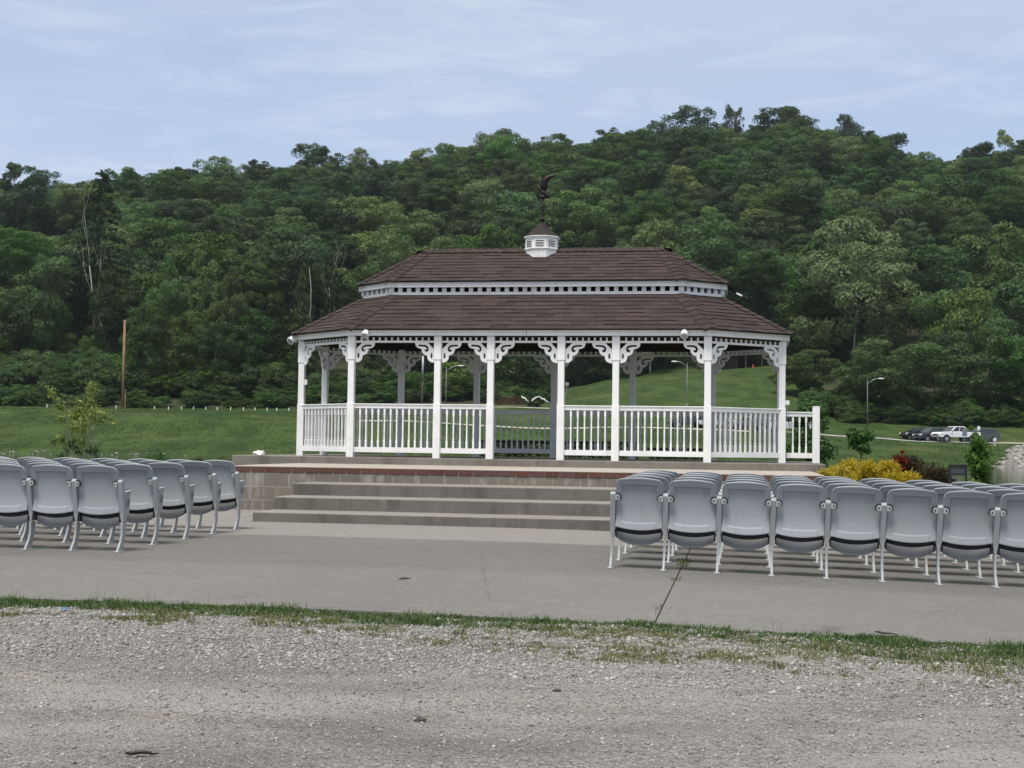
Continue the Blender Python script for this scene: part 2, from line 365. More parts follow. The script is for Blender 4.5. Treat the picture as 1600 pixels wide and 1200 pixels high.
def bal_prof(h):
    return [(.0235,0), (.0235,h*.17), (.016,h*.185), (.019,h*.21), (.0155,h*.27), (.0175,h*.5), (.0155,h*.74), (.019,h*.79), (.016,h*.815), (.0235,h*.83), (.0235,h)]
def railing(a, b, name='railing', ztop=.945, parent=gz, zlo=.088):
    a, b = Vector((*a, 0)), Vector((*b, 0)); t = (b-a); L_ = t.length; t.normalize(); ang = math.atan2(t.y, t.x)
    a2, b2 = a + t*.058, b - t*.058
    mb = MB(); hr = ztop-.085
    n = max(2, round((L_-.12)/.112)-1)
    for k in range(n):
        p = a2.lerp(b2, (k+1)/(n+1))
        M = Matrix.Translation((p.x, p.y, zlo+.088)) @ Matrix.Rotation(ang, 4, 'Z')
        h = hr-zlo-.088
        mb.lathe(bal_prof(h), n=4, rot=math.pi/4, M=M)
    mb.bar(a2+Vector((0,0,zlo+.045)), b2+Vector((0,0,zlo+.045)), .045, .09)
    o = mb.build(name, VINYL, parent)
    h = MB().bar(a2+Vector((0,0,hr+.034)), b2+Vector((0,0,hr+.034)), .05, .066).bar(a2+Vector((0,0,hr+.075)), b2+Vector((0,0,hr+.075)), .085, .018)
    h.build('handrail', VINYL, o, bevel=.004)
    return o
# fretwork bracket: scroll outline with a hooked slot and an eye, cut out of board
def fret_mesh():
    S = .001286
    out = [(95,0),(268,0),(271,14),(264,40),(248,62),(222,76),(196,80),(179,92),(177,112),(167,137),(146,158),(118,171),(97,176),(99,198),(90,228),(68,254),(36,268),(0,273),(0,92)]
    eye = [(38,140+38*math.sin(0))]; eye = [(40+16*math.cos(w), 178+40*math.sin(w)) for w in [k*math.pi/6 for k in range(12)]]
    hook = [(222,26),(228,38),(220,50),(170,52),(128,58),(112,72),(108,88),(114,97),(122,88),(134,92),(138,108),(128,124),(108,128),(88,114),(80,92),(84,64),(104,40),(140,29),(180,27)]
    cu = D.curves.new('fret', 'CURVE'); cu.dimensions = '2D'; cu.fill_mode = 'BOTH'; cu.extrude = .0125
    for poly in (out, eye, hook):
        sp = cu.splines.new('POLY'); sp.points.add(len(poly)-1)
        for p, (x, y) in zip(sp.points, poly): p.co = (x*S, -y*S, 0, 1)
        sp.use_cyclic_u = True
    ob = D.objects.new('fret', cu); C.objects.link(ob)
    me = D.meshes.new_from_object(ob.evaluated_get(bpy.context.evaluated_depsgraph_get())); D.objects.remove(ob); D.curves.remove(cu)
    me.transform(Matrix.Rotation(R(90), 4, 'X')); me.materials.clear(); me.materials.append(VINYL); me.name = 'bracket'
    return me
bpy.context.view_layer.update()
FRET = fret_mesh(); FRETM = FRET.copy(); FRETM.transform(Matrix.Scale(-1, 4, (1,0,0))); FRETM.flip_normals()
for i in range(NP_):
    a, b = Vector((*pts[i], 0)), Vector((*pts[(i+1) % NP_], 0)); t = (b-a).normalized(); ang = math.atan2(t.y, t.x); L_ = (b-a).length
    # spindle frieze under the fascia
    mb = MB(); a2, b2 = a+t*.06, b-t*.06
    mb.bar(a2+Vector((0,0,HF+.0175)), b2+Vector((0,0,HF+.0175)), .042, .035)
    n = max(2, round((L_-.12)/.107)-1)
    for k in range(n):
        p = a2.lerp(b2, (k+1)/(n+1)); mb.bar(p+Vector((0,0,HF+.035)), p+Vector((0,0,2.20)), .030, .036, up=(-t.y, t.x, 0))
    mb.build('spindle_frieze', VINYL, gz)
    for s, me, q in ((1, FRET, a), (-1, FRETM, b)):
        o = D.objects.new('bracket', me); C.objects.link(o); o.parent = gz
        off = .066 if (abs(abs(q.y)-GW) < 1e-6 and abs(t.y) < .1) else .07
        o.location = q + t*s*off + Vector((0,0,HF)); o.rotation_euler = (0,0,ang)
    if i == 2: continue                                                            # the open door bay
    railing(pts[i], pts[(i+1) % NP_])
# fascia boards and roofs
def ring(mb, poly, z0, z1, th, m=0, joints=()):
    inn = offset(poly, -th); n = len(poly)
    for i in range(n):
        a, b, c, d = poly[i], poly[(i+1) % n], inn[(i+1) % n], inn[i]
        vs = [(*p, z) for z in (z0, z1) for p in (a, b, c, d)]
        mb.add(vs, [(0,3,2,1),(4,5,6,7),(0,1,5,4),(2,3,7,6)], m)
EAVE = offset(OCT, .125)
mb = MB(); ring(mb, EAVE, ZF0, ZF1, .035); ring(mb, offset(EAVE, .012), ZF1-.03, ZF1, .012)
o = mb.build('eave_fascia', VINYL, gz)
MB().box((0,-.001,0), (.006,.004,.115)).build('board_joint', BLACK, o, loc=(.02, -EAVE[0][1]*-1-.0, 2.2))
UP = [(-2.63,-1.0),(2.63,-1.0),(3.33,-.39),(3.33,.39),(2.63,1.0),(-2.63,1.0),(-3.33,.39),(-3.33,-.39)]
UE = offset(UP, .085); RG = [(-2.25,0), (2.25,0)]; ZU0, ZU1 = 2.95, 3.085; ZE1 = 3.20; ZR = 3.905
def top_pt(i):                                                                    # ridge end each corner runs to
    return RG[0] if UP[i][0] < 0 else RG[1]
def courses(mb, A, B, Ct, Dt, expo=.135, lift=.012, jit=0):
    A, B, Ct, Dt = map(Vector, (A, B, Ct, Dt)); s1, s2 = Dt-A, Ct-B
    nrm = (B-A).cross(s1).normalized(); nrm = nrm if nrm.z > 0 else -nrm
    t = (B-A).normalized(); slope = (s1 - t*s1.dot(t)).length; n = max(1, round(slope/expo)); rnd = random.Random(jit)
    for k in range(n):
        f0, f1 = k/n, min(1, (k+1)/n + .02)
        p0, p1, p2, p3 = A+s1*f0, B+s2*f0, B+s2*f1, A+s1*f1
        lf = nrm*lift
        # split into tab-wide pieces so the butt line is slightly uneven
        W_ = (p1-p0).length; m = max(1, int(W_/.31)); ph = rnd.random()
        cuts = [0]+[min(1, max(0, (j+ph)/m)) for j in range(m)]+[1]
        for j in range(len(cuts)-1):
            if cuts[j+1]-cuts[j] < 1e-4: continue
            h = nrm*(lift*rnd.uniform(.6, 1.5)); dn = (s1*(1/n)) * rnd.uniform(-.10, .03)
            q0, q1 = p0.lerp(p1, cuts[j]), p0.lerp(p1, cuts[j+1]); q3, q2 = p3.lerp(p2, cuts[j]), p3.lerp(p2, cuts[j+1])
            if k == 0: dn = dn*0
            q0 = q0+dn; q1 = q1+dn
            u0, u1 = (q0-A).dot(t)+jit*.37, (q1-A).dot(t)+jit*.37; v0, v1 = k*.135+.004, (k+1)*.135
            mb.add([q0+h, q1+h, q2+nrm*.001, q3+nrm*.001, q0-nrm*.004, q1-nrm*.004], [(0,1,2,3), (4,5,1,0)], 0, [[(u0,v0),(u1,v0),(u1,v1),(u0,v1)], [(u0,v0),(u1,v0),(u1,v0),(u0,v0)]])
    mb.add([A-nrm*.02, B-nrm*.02, Ct-nrm*.02, Dt-nrm*.02], [(0,1,2,3)], 1)
def cap(mb, p, q, w=.16, lift=.03, n1=Vector((0,1,0)), n2=Vector((0,-1,0))):
    """folded hip shingles: two narrow wings down each neighbouring slope"""
    p, q = Vector(p), Vector(q); L_ = (q-p).length; n = max(1, int(L_/.15))
    for k in range(n):
        a, b = p.lerp(q, k/n), p.lerp(q, min(1, (k+1.15)/n)); up = Vector((0,0,lift*1.25)); u2 = Vector((0,0,lift*.6))
        for s in (n1, n2):
            mb.add([a+up, b+u2, b+s*w+u2*.8, a+s*w+up*.85, a+s*w-up*.3, a-up*.2], [(0,1,2,3), (0,3,4,5)], 0, [[(k*.3,0),(k*.3+.12,0),(k*.3+.12,.12),(k*.3,.12)], [(k*.3,0)]*4])
def roof(name, lo, z0, hi, z1, off):
    mb = MB(); low = offset(lo, off); n = 8
    def hp(i): return (*hi[i], z1)
    slope = (z1-z0)/1.1
    L3 = [(*p, z0 - off*slope*.55) for p in low]
    for i in range(n):
        j = (i+1) % n; courses(mb, L3[i], L3[j], hp(j), hp(i), jit=i+1)
        a, b = Vector(L3[i]), Vector(hp(i))
        # wing directions: along the two eaves, projected to be square to the hip
        t = (b-a).normalized(); e1 = (Vector(L3[j])-a); e0 = (Vector(L3[i-1])-a)
        w1 = (e1 - t*e1.dot(t)).normalized(); w0 = (e0 - t*e0.dot(t)).normalized()
        cap(mb, a, b, n1=w1, n2=w0)
    return mb
lower = roof('lower', EAVE, ZF1+.01, UP, ZU0+.005, .075)
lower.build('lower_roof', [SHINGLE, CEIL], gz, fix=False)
upper = roof('upper', UE, ZE1+.008, [top_pt(i) for i in range(8)], ZR, .05)
cap(upper, (-2.25,0,ZR), (2.25,0,ZR), n1=Vector((0,.85,-.5)).normalized(), n2=Vector((0,-.85,-.5)).normalized())
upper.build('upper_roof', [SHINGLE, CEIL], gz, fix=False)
mb = MB(); ring(mb, UE, ZU1, ZE1, .03); ring(mb, offset(UE, .01), ZE1-.025, ZE1, .010); mb.build('upper_fascia', VINYL, gz)
for i in range(8):                                                                # clerestory spindle band between the roofs
    a, b = Vector((*UP[i], 0)), Vector((*UP[(i+1) % 8], 0)); t = (b-a).normalized(); L_ = (b-a).length; mb = MB()
    mb.bar(a+Vector((0,0,ZU0+.028)), b+Vector((0,0,ZU0+.028)), .04, .05)
    n = max(2, round(L_/.165))
    for k in range(n+1):
        p = a.lerp(b, k/n); wd = .10 if k in (0, n) or (L_ > 4 and k == n//2) else .078
        mb.bar(p+Vector((0,0,ZU0+.053)), p+Vector((0,0,ZU1+.03)), .035, wd, up=(t.x, t.y, 0))
    mb.build('clerestory_band', VINYL, gz)
mb = MB()                                                                         # boarded ceiling under both slopes
for i in range(8):
    j = (i+1) % 8
    mb.add([(*OCT[i], 2.20), (*OCT[j], 2.20), (*UP[j], 2.90), (*UP[i], 2.90)], [(0,1,2,3)])
    a, b = Vector((*OCT[i], 2.16)), Vector((*OCT[j], 2.16)); mb.bar(a, b, .05, .09)
mb.add([(*p, 3.02) for p in offset(UP, -.05)], [tuple(range(8))])
for x in (-2.0, -1, 0, 1, 2): mb.bar((x,-GW+.03,2.18), (x,-1.0,2.86), .045, .09); mb.bar((x,GW-.03,2.18), (x,1.0,2.86), .045, .09)
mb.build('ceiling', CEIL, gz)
# cupola with louvres, bell roof, and the eagle weathervane
cu = MB(); CX, CY = -.012, 0.0; r8 = math.pi/8
def oct_prism(mb, prof, m=0): mb.lathe(prof, (CX,CY,0), n=8, m=m, rot=r8)
oct_prism(cu, [(.312,3.55),(.318,3.885),(.318,3.89)])
CUP = cu.build('cupola', VINYL, gz, bevel=.004)
lv = MB(); oct_prism(lv, [(.340,3.885),(.340,3.905)]); oct_prism(lv, [(.315,3.905),(.315,4.095)]); oct_prism(lv, [(.322,4.095),(.352,4.115),(.352,4.13)])
vent = lv.build('vent_box', VINYL, CUP, bevel=.003)
apo = .315*math.cos(r8)
sl = MB()
for k in range(8):
    w = k*math.pi/4; M = Matrix.Translation((CX,CY,0)) @ Matrix.Rotation(w, 4, 'Z')
    sl.box((apo+.0015,0,4.0), (.003,.16,.125), 1, M)
    for z in range(4):
        Mz = M @ Matrix.Translation((apo+.008,0,3.955+z*.031)) @ Matrix.Rotation(R(30), 4, 'Y'); sl.box((0,0,0), (.026,.16,.006), 0, Mz)
    for yy in (-.083,.083): sl.box((apo+.006,yy,4.0), (.012,.012,.135), 0, M)
sl.build('louvre', [VINYL, BLACK], CUP)
rf = MB(); pr = [(.342,4.13),(.342,4.138),(.245,4.215),(.155,4.295),(.09,4.37),(.05,4.40)]
oct_prism(rf, pr); rf.build('bell_roof', SHINGLE, CUP)
wv = MB(); wv.tube([(CX,0,4.38),(CX,0,4.92)], .011, 8); wv.lathe([(.012,4.39),(.05,4.41),(.03,4.42),(.012,4.44)], (CX,0,0)); wv.ball((CX,0,4.478), .046, 12); wv.ball((CX,0,4.72), .02, 10)
VANE = wv.build('weathervane', DARKMETAL, gz, smooth=True)
ar = MB()                                                                         # compass arms with scrolls and letter plates
for k in range(4):
    w = k*math.pi/2+R(10); d = Vector((math.cos(w), math.sin(w), 0)); ar.tube([Vector((CX,0,4.72)), Vector((CX,0,4.72))+d*.21], .006, 6)
    sc = [Vector((CX,0,4.66))+d*(.03+.05*q)+Vector((0,0,.035*math.sin(q*3.1))) for q in [j*.25 for j in range(9)]]
    ar.tube(sc, .005, 5)
ar.build('compass_arms', DARKMETAL, VANE)
for k, ch in enumerate('ENWS'):
    lt = MB(); w = k*math.pi/2+R(10); d = Vector((math.cos(w), math.sin(w), 0)); c0 = Vector((CX,0,4.715))+d*.235; h = .062
    P = {'E': [((-.03,-1),(-.03,1)),((-.03,1),(.035,1)),((-.03,0),(.025,0)),((-.03,-1),(.035,-1))], 'N': [((-.03,-1),(-.03,1)),((-.03,1),(.03,-1)),((.03,-1),(.03,1))],
         'W': [((-.04,1),(-.02,-1)),((-.02,-1),(0,.3)),((0,.3),(.02,-1)),((.02,-1),(.04,1))], 'S': [((.03,1),(-.03,1)),((-.03,1),(-.03,0)),((-.03,0),(.03,0)),((.03,0),(.03,-1)),((.03,-1),(-.03,-1))]}[ch]
    for p, q in P: lt.bar(c0+Vector((p[0],0,p[1]*h)), c0+Vector((q[0],0,q[1]*h)), .018, .016, up=(0,1,0))
    lt.build('compass_letter', DARKMETAL, VANE)
eg = MB()                                                                         # eagle alighting on a globe, wings raised
eg.ball((CX+.005,0,4.895), .052, 14)
eg.tube([(CX-.118,0,5.105),(CX-.10,0,5.10),(CX-.075,0,5.085),(CX-.05,0,5.05),(CX-.01,0,5.0),(CX+.045,0,4.955),(CX+.085,0,4.92),(CX+.13,0,4.885)], [.005,.020,.026,.032,.05,.048,.036,.03], 10)
eg.tube([(CX-.118,0,5.105),(CX-.135,0,5.09)], [.010,.003], 6)
eg.tube([(CX+.0,.03,4.98),(CX+.0,.03,4.93)], .014, 6); eg.tube([(CX+.0,-.03,4.98),(CX+.0,-.03,4.93)], .014, 6)
def wing(root, tip_path, chord, th=.01):
    n = len(tip_path); vs = []; fs = []
    for p, (cx_, cz_) in zip(tip_path, chord):
        p = Vector(p); vs += [p+Vector((0,-th,0)), p+Vector((cx_,-th*.4,cz_)), p+Vector((cx_,th*.4,cz_)), p+Vector((0,th,0))]
    for i in range(n-1):
        for k in range(4): fs.append((i*4+k, i*4+(k+1) % 4, (i+1)*4+(k+1) % 4, (i+1)*4+k))
    fs += [(0,1,2,3), ((n-1)*4+3, (n-1)*4+2, (n-1)*4+1, (n-1)*4)]
    eg.add(vs, fs)
LE = [(-.04,5.02),(-.03,5.12),(-.015,5.225),(.03,5.265),(.10,5.29),(.19,5.29),(.27,5.277)]; TE = [(.075,5.01),(.09,5.10),(.097,5.143),(.12,5.19),(.17,5.232),(.22,5.262),(.278,5.275)]
wing(0, [(CX+a, -.03-.05*k/6, b) for k, (a, b) in enumerate(LE)], [(c_[0]-a[0], c_[1]-a[1]) for a, c_ in zip(LE, TE)], .012)
wing(0, [(CX-.06,.03,5.07),(CX-.12,.08,5.145),(CX-.17,.12,5.19),(CX-.225,.15,5.235)], [(.06,-.05),(.03,-.03),(.018,-.02),(.004,-.004)])
eg.build('eagle', DARKMETAL, VANE, smooth=True)

# floodlights fixed along the eaves
def floodlight(lx, ly, z, yaw, label, pitch=-35, double=False):
    p = W(lx, ly); t = empty('floodlight', (p[0], p[1], GZ+z), GTH+yaw, label, 'floodlight', 'white floodlights along the eaves')
    mb = MB().lathe([(.05,0),(.05,.02),(.02,.03)], M=Matrix.Rotation(R(90), 4, 'X'), n=14); mb.tube([(0,-.02,0),(0,-.07,.02)], .014, 8); mb.build('mount', VINYL, t, smooth=False)
    for s in ((-1, 1) if double else (0,)):
        M = Matrix.Translation((s*.11, -.075, .015)) @ Matrix.Rotation(R(s*35), 4, 'Z') @ Matrix.Rotation(R(90+pitch*-1), 4, 'X')
        h = MB().lathe([(.0,-.085),(.04,-.082),(.055,-.05),(.058,.02),(.066,.06),(.066,.075)], n=18, M=M).build('lamp_head', VINYL, t, smooth=True)
        if s: MB().tube([(0,-.03,0), (s*.1,-.07,.01)], .014, 8).build('arm', VINYL, t)
        MB().lathe([(.062,.072),(.062,.078),(.045,.074),(.044,.079),(.0,.08)], n=18, M=M).build('lens', plain('lens_grey', (.30,.30,.29), .25, .5), h)
floodlight(-2.83, -1.93, 2.15, 0, 'white round floodlight on the eave above the left front corner post of the gazebo')
floodlight(2.73, -1.93, 2.15, 0, 'white round floodlight on the eave above the right front corner post of the gazebo')
floodlight(-4.52, -.70, 2.15, R(-70), 'twin white floodlight at the far left end of the gazebo eave', double=True)
p = W(3.52, .05); fl = empty('floodlight', (p[0], p[1], GZ+3.05), GTH, 'dark flat floodlight panel jutting out beside the right end of the upper roof', 'floodlight')
M = Matrix.Translation((.16,0,-.03)) @ Matrix.Rotation(R(25), 4, 'Y')
MB().box((0,0,0), (.26,.20,.05), 0, M).build('lamp_head', BLACK, fl, bevel=.008); MB().box((-.05,-.103,.0), (.11,.006,.03), 0, M).build('lens', VINYL, fl)
MB().bar((-.1,0,.02), (.08,0,.0), .03, .03).build('mount', DARKMETAL, fl)

# ------------------------------------------------------------------ concrete stage with steps
st = empty('concrete_stage', (GX, GY, 0), GTH, 'stepped concrete stage with red brick edging under the white gazebo', 'stage')
MB().box((-.095, .38, GZ-.09), (10.335, 4.66, .18)).build('plinth', PLINTH, st, bevel=.012, bseg=2)
TX0, TX1, TY = -4.02, 4.854, -5.5; ZT = GZ-.122
MB().box(((TX0+TX1)/2, (TY+.006+3.4)/2, (ZT-.02-.9)/2+.0), (TX1-TX0-.012, 3.4-TY-.006, ZT-.02+.9)).build('retaining_wall', BLOCK, st)
MB().box(((TX0+TX1)/2, (TY+.0+3.4)/2, ZT-.004), (TX1-TX0+.006, 3.4-TY+.004, .008)).build('terrace_paving', PAVE, st)
mb = MB(); rnd = random.Random(5); x = TX0; 
mb.box(((TX0+TX1)/2, TY+.056, ZT-.048), (TX1-TX0-.004, .09, .076), 1)
while x < TX1-.02:
    w = min(.205, TX1-x); mb.box((x+w/2, TY+.045+rnd.uniform(-.002,.002), ZT-.047), (w-.008, .102, .074), 0); x += .213
mb.build('brick_edge', [BRICK, MORTAR], st)
SX0, SX1 = -2.605, 2.5
for y0, y1, zt in ((TY, -6.5, -.337), (-6.5, -7.3, -.502), (-7.3, -8.1, -.672)):
    z = GZ+zt; yb = TY+.004 if y0 == TY else y0+.0
    mb = MB().box(((SX0+SX1)/2, (y1+TY)/2+.002, (z-.3)/2), (SX1-SX0-(0.004 if y0 == TY else 0.002 if y0 == -6.5 else 0), TY-y1-.0, z+.3))
    so_ = mb.build('step', [STEPC, TREAD], st, bevel=.014, bseg=2)
    for p_ in so_.data.polygons: p_.material_index = 1 if p_.normal.z > .9 else 0
rb = plain('stage_riser_concrete', (.26,.235,.20), .9, .15, var=.2, scale=5)
# side railing beyond the right end of the gazebo
SRX, SRY = 4.983, -.6
sr = empty('stair_railing', W(SRX-.3, SRY, GZ), GTH, 'short white railing with a stout end post at the right end of the stage', 'railing')
def loc_rail(a, b, parent):
    o = railing((a, 0), (b, 0), 'railing_panel', .90, parent); return o
loc_rail(-.27, .3, sr)
mb = MB().box((.3,0,.49), (.125,.125,.98)).lathe([(.094,.98),(.094,.992),(.0,1.0)], (.3,0,0), n=4, rot=math.pi/4); mb.build('end_post', VINYL, sr, bevel=.006)
# crumpled bag on the plinth
rnd = random.Random(9); bm = bmesh.new(); bmesh.ops.create_icosphere(bm, subdivisions=3, radius=.1)
for v in bm.verts:
    n_ = mnoise.noise(v.co*17)*.05 + mnoise.noise(v.co*38)*.02; v.co *= 1 + n_*9; v.co.z = max(-.03, v.co.z*.55); v.co.x *= 1.05
me = D.meshes.new('crumpled_bag'); bm.to_mesh(me); bm.free(); me.materials.append(plain('white_paper', (.82,.82,.80), .6, .3, var=.04))
p = W(-4.83, -1.72); bag = link('crumpled_bag', me, None, False, loc=(p[0], p[1], GZ+.03)); tag(bag, 'crumpled white bag lying on the left end of the concrete plinth', 'bag')
# ------------------------------------------------------------------ slab of the seating area
def SZ(lx, ly):
    k = (lx-1.5)/.5; sp = .5*math.log1p(math.exp(min(30, k))) if k < 30 else lx-1.5
    return .007*(ly+12.9) - .022*sp
def slab_panel(x0, x1, y0, y1, name):
    nx, ny = max(2, int((x1-x0)/.5)), max(2, int((y1-y0)/.5)); mb = MB(); vs = []; fs = []
    for j in range(ny+1):
        for i in range(nx+1):
            x, y = x0+(x1-x0)*i/nx, y0+(y1-y0)*j/ny; vs.append((x, y, SZ(x, y)))
    for j in range(ny):
        for i in range(nx): a = j*(nx+1)+i; fs.append((a, a+1, a+nx+2, a+nx+1))
    b = len(vs); edge = [i for i in range(nx+1)] + [j*(nx+1)+nx for j in range(1, ny+1)] + [ny*(nx+1)+i for i in range(nx-1, -1, -1)] + [j*(nx+1) for j in range(ny-1, 0, -1)]
    for k in edge: vs.append((vs[k][0], vs[k][1], vs[k][2]-.14))
    n = len(edge)
    for k in range(n): fs.append((edge[k], b+k, b+(k+1) % n, edge[(k+1) % n]))
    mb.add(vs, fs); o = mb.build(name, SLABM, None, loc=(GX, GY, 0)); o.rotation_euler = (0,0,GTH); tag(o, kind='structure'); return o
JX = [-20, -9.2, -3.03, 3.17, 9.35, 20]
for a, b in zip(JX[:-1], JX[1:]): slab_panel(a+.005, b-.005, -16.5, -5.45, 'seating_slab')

# ------------------------------------------------------------------ stadium seats
def back_mesh(w=.430, ztop=.832, zb=.378):
    """moulded back shell seen from behind: raised rim round a recessed panel, waist hollow, rounded edges"""
    hw = w/2; rc = .062; crown_h, sag_h = .014, .028
    def sst(a, b, x): x = min(1, max(0, (x-a)/(b-a))); return x*x*(3-2*x)
    us = sorted(set([round(q, 4) for q in list(np.linspace(-1, 1, 25)) + [s*q for s in (-1,1) for q in (.995,.985,.965,.94,.765,.745,.725,.705,.69)]]))
    vs_ = sorted(set([round(q, 4) for q in list(np.linspace(0, 1, 27)) + [.006,.018,.035,.115,.13,.145,.16,.82,.835,.85,.862,.94,.965,.98,.99,.996]]))
    NU, NV = len(us)-1, len(vs_)-1; V = []
    zt = ztop-crown_h
    for side in (0, 1):
        for v in vs_:
            for u in us:
                arc = 1-u*u
                zz = zb + (zt-zb)*v; z = zz + crown_h*arc*v - sag_h*arc*(1-v)
                d = zt-zz; h = hw
                if d < rc: h -= rc - math.sqrt(max(0, rc*rc-(rc-d)**2))
                x = u*h
                q = zz-.57
                y = -.030 - .95*q*q*(1 if q > 0 else .80) - .10*q - .010*arc
                if side == 0:
                    ax = abs(u)
                    ins = sst(.76, .715, ax)*sst(.862, .845, v)*sst(.115, .15, v + .0)
                    y += ins*(.005 + .011*sst(.45, .86, v))
                    # the hinge notches: side rims step in below the brackets
                    y += .006*sst(.70, .75, ax)*sst(.62, .56, v)
                    e = (1-v)*(zt-zb); y += (.016 - math.sqrt(max(0, .016**2-(.016-e)**2))) if e < .016 else 0
                    e = (1-ax)*hw; y += (.008 - math.sqrt(max(0, .008**2-(.008-e)**2))) if e < .008 else 0
                    e = v*(zt-zb); y += (.008 - math.sqrt(max(0, .008**2-(.008-e)**2))) if e < .008 else 0
                else: y += .022
                V.append((x, y, z))
    n = NU+1; F = []; off = n*(NV+1)
    for j in range(NV):
        for i in range(NU):
            a = j*n+i; F.append((a, a+1, a+n+1, a+n)); F.append((off+a, off+a+n, off+a+n+1, off+a+1))
    for i in range(NU): F.append((i, off+i, off+i+1, i+1)); a = NV*n+i; F.append((a, a+1, off+a+1, off+a))
    for j in range(NV): a = j*n; F.append((a, a+n, off+a+n, off+a)); a = j*n+NU; F.append((a, off+a, off+a+n, a+n))
    mb = MB(); mb.add(V, F); return mb
def seat_mesh(w=.418):
    """tipped-up seat pan: a bowl hanging below and in front of the back, its rounded rear edge lowest"""
    NU, NV = 32, 22; V = []; F = []
    ts = [0, .04, .09, .15, .22, .30, .40, .52, .65, .80, 1.0]; NV = len(ts)-1
    for side in (0, 1):
        for t in ts:
            for i in range(NU+1):
                u = -1+2*i/NU; arc = 1-abs(u)**2.2
                zbot = .285 - .068*arc
                z = zbot*(1-t) + .60*t
                x = u*w/2*(1-.02*t)
                y = .018 + .135*(1-math.exp(-t*6.0)) + .02*t
                y += .012*(1-arc)
                if side: y += .016 if t > .02 else .004; z -= .006*(1-t)
                V.append((x, y, z))
    n = NU+1; off = n*(NV+1)
    for j in range(NV):
        for i in range(NU): a = j*n+i; F += [(a, a+1, a+n+1, a+n), (off+a, off+a+n, off+a+n+1, off+a+1)]
    for i in range(NU): a = NV*n+i; F += [(i, off+i, off+i+1, i+1), (a, a+1, off+a+1, off+a)]
    for j in range(NV): a = j*n; b = a+NU; F += [(a, a+n, off+a+n, off+a), (b, off+b, off+b+n, b+n)]
    mb = MB(); mb.add(V, F); return mb
def standard_mesh():
    """cast upright: wide column behind the back, curved blade of a leg, foot plate, hinge ears"""
    mb = MB()
    col = [(-.075,.665),(-.045,.672),(.0,.645),(.045,.36),(-.012,.36)]
    mb.prism([(-.088,.672),(-.060,.695),(-.036,.685),(.035,.37),(-.022,.37)], 'x', -.023, .023)
    # flared shoulder from the column into the blade
    vs = []
    for z, hw_, y0, y1 in ((.372,.023,-.022,.05), (.345,.020,-.018,.062), (.275,.0085,-.010,.07)):
        vs += [(-hw_,y0,z),(hw_,y0,z),(hw_,y1,z),(-hw_,y1,z)]
    fs = [(0,1,2,3),(8,11,10,9)] + [(i*4+k, i*4+(k+1) % 4, (i+1)*4+(k+1) % 4, (i+1)*4+k) for i in range(2) for k in range(4)]
    mb.add(vs, fs)
    prof = [(.27,-.010,.070),(.20,-.010,.068),(.15,-.016,.058),(.10,-.034,.042),(.06,-.062,.026),(.03,-.088,.022),(.008,-.105,.025)]
    vs = []
    for z, y0, y1 in prof: vs += [(-.007,y0,z),(.007,y0,z),(.007,y1,z),(-.007,y1,z)]
    fs = [(0,1,2,3)] + [((len(prof)-1)*4+3-k) for k in range(0)] + [(i*4+k, i*4+(k+1) % 4, (i+1)*4+(k+1) % 4, (i+1)*4+k) for i in range(len(prof)-1) for k in range(4)] + [tuple((len(prof)-1)*4+k for k in (3,2,1,0))]
    mb.add(vs, fs)
    fl = []                                                  # rolled flange along the rear edge of the blade
    for z, y0, y1 in prof: fl += [(-.011,y0-.007,z),(.011,y0-.007,z),(.011,y0+.001,z),(-.011,y0+.001,z)]
    mb.add(fl, [(0,1,2,3)] + [(i*4+k, i*4+(k+1) % 4, (i+1)*4+(k+1) % 4, (i+1)*4+k) for i in range(len(prof)-1) for k in range(4)] + [tuple((len(prof)-1)*4+k for k in (3,2,1,0))])
    mb.box((0,-.045,.005), (.055,.16,.010))
    return mb
def ears_mesh(sides):
    mb = MB()
    for s in sides:
        x = s*.043
        mb.prism([(x-s*.020,.672),(x+s*.006,.672),(x+s*.023,.658),(x+s*.023,.636),(x+s*.006,.622),(x-s*.020,.622)][::1 if s > 0 else -1], 'y', -.096, -.083, 0)
        mb.prism([(x-s*.016,.682),(x+s*.016,.682),(x+s*.034,.664),(x+s*.034,.630),(x+s*.016,.630),(x-s*.016,.655)][::1 if s > 0 else -1], 'y', -.086, -.074, 1)
        mb.lathe([(.0075,-.001),(.0075,.003)], M=Matrix.Translation((x+s*.004,-.0965,.647)) @ Matrix.Rotation(R(90), 4, 'X'), n=8, m=1)
    return mb
def hinge_mesh(s): return MB().box((s*.031,.02,.318), (.014,.05,.07))
def panel_mesh():
    mb = MB(); mb.prism([(.012,.565),(.150,.575),(.128,.36),(.030,.36)], 'x', -.008, .008)
    mb.prism([(.012,.560),(.158,.572),(.158,.588),(.012,.576)], 'x', -.020, .020)
    mb.lathe([(.052,-.016),(.052,.016),(.046,.018)], M=Matrix.Translation((0,.082,.475)) @ Matrix.Rotation(R(90), 4, 'Y') @ Matrix.Scale(.62, 4, (0,1,0)), n=20, m=0)
    mb.lathe([(.038,-.0205),(.038,.0205)], M=Matrix.Translation((0,.082,.475)) @ Matrix.Rotation(R(90), 4, 'Y') @ Matrix.Scale(.62, 4, (0,1,0)), n=20, m=1)
    return mb
BADGE = plain('badge_grey', (.12,.13,.15), .5, .4)
SP = .478
P_back = back_mesh(); P_seat = seat_mesh()
proto = empty('stadium_seat', (0,0,0)); tag(proto, 'grey stadium seat', 'seat')
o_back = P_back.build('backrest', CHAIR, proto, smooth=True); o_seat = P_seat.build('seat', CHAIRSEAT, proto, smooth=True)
for o in (o_back, o_seat):
    for p_ in o.data.polygons: pass
    try: o.data.set_sharp_from_angle(angle=R(38))
    except Exception: pass
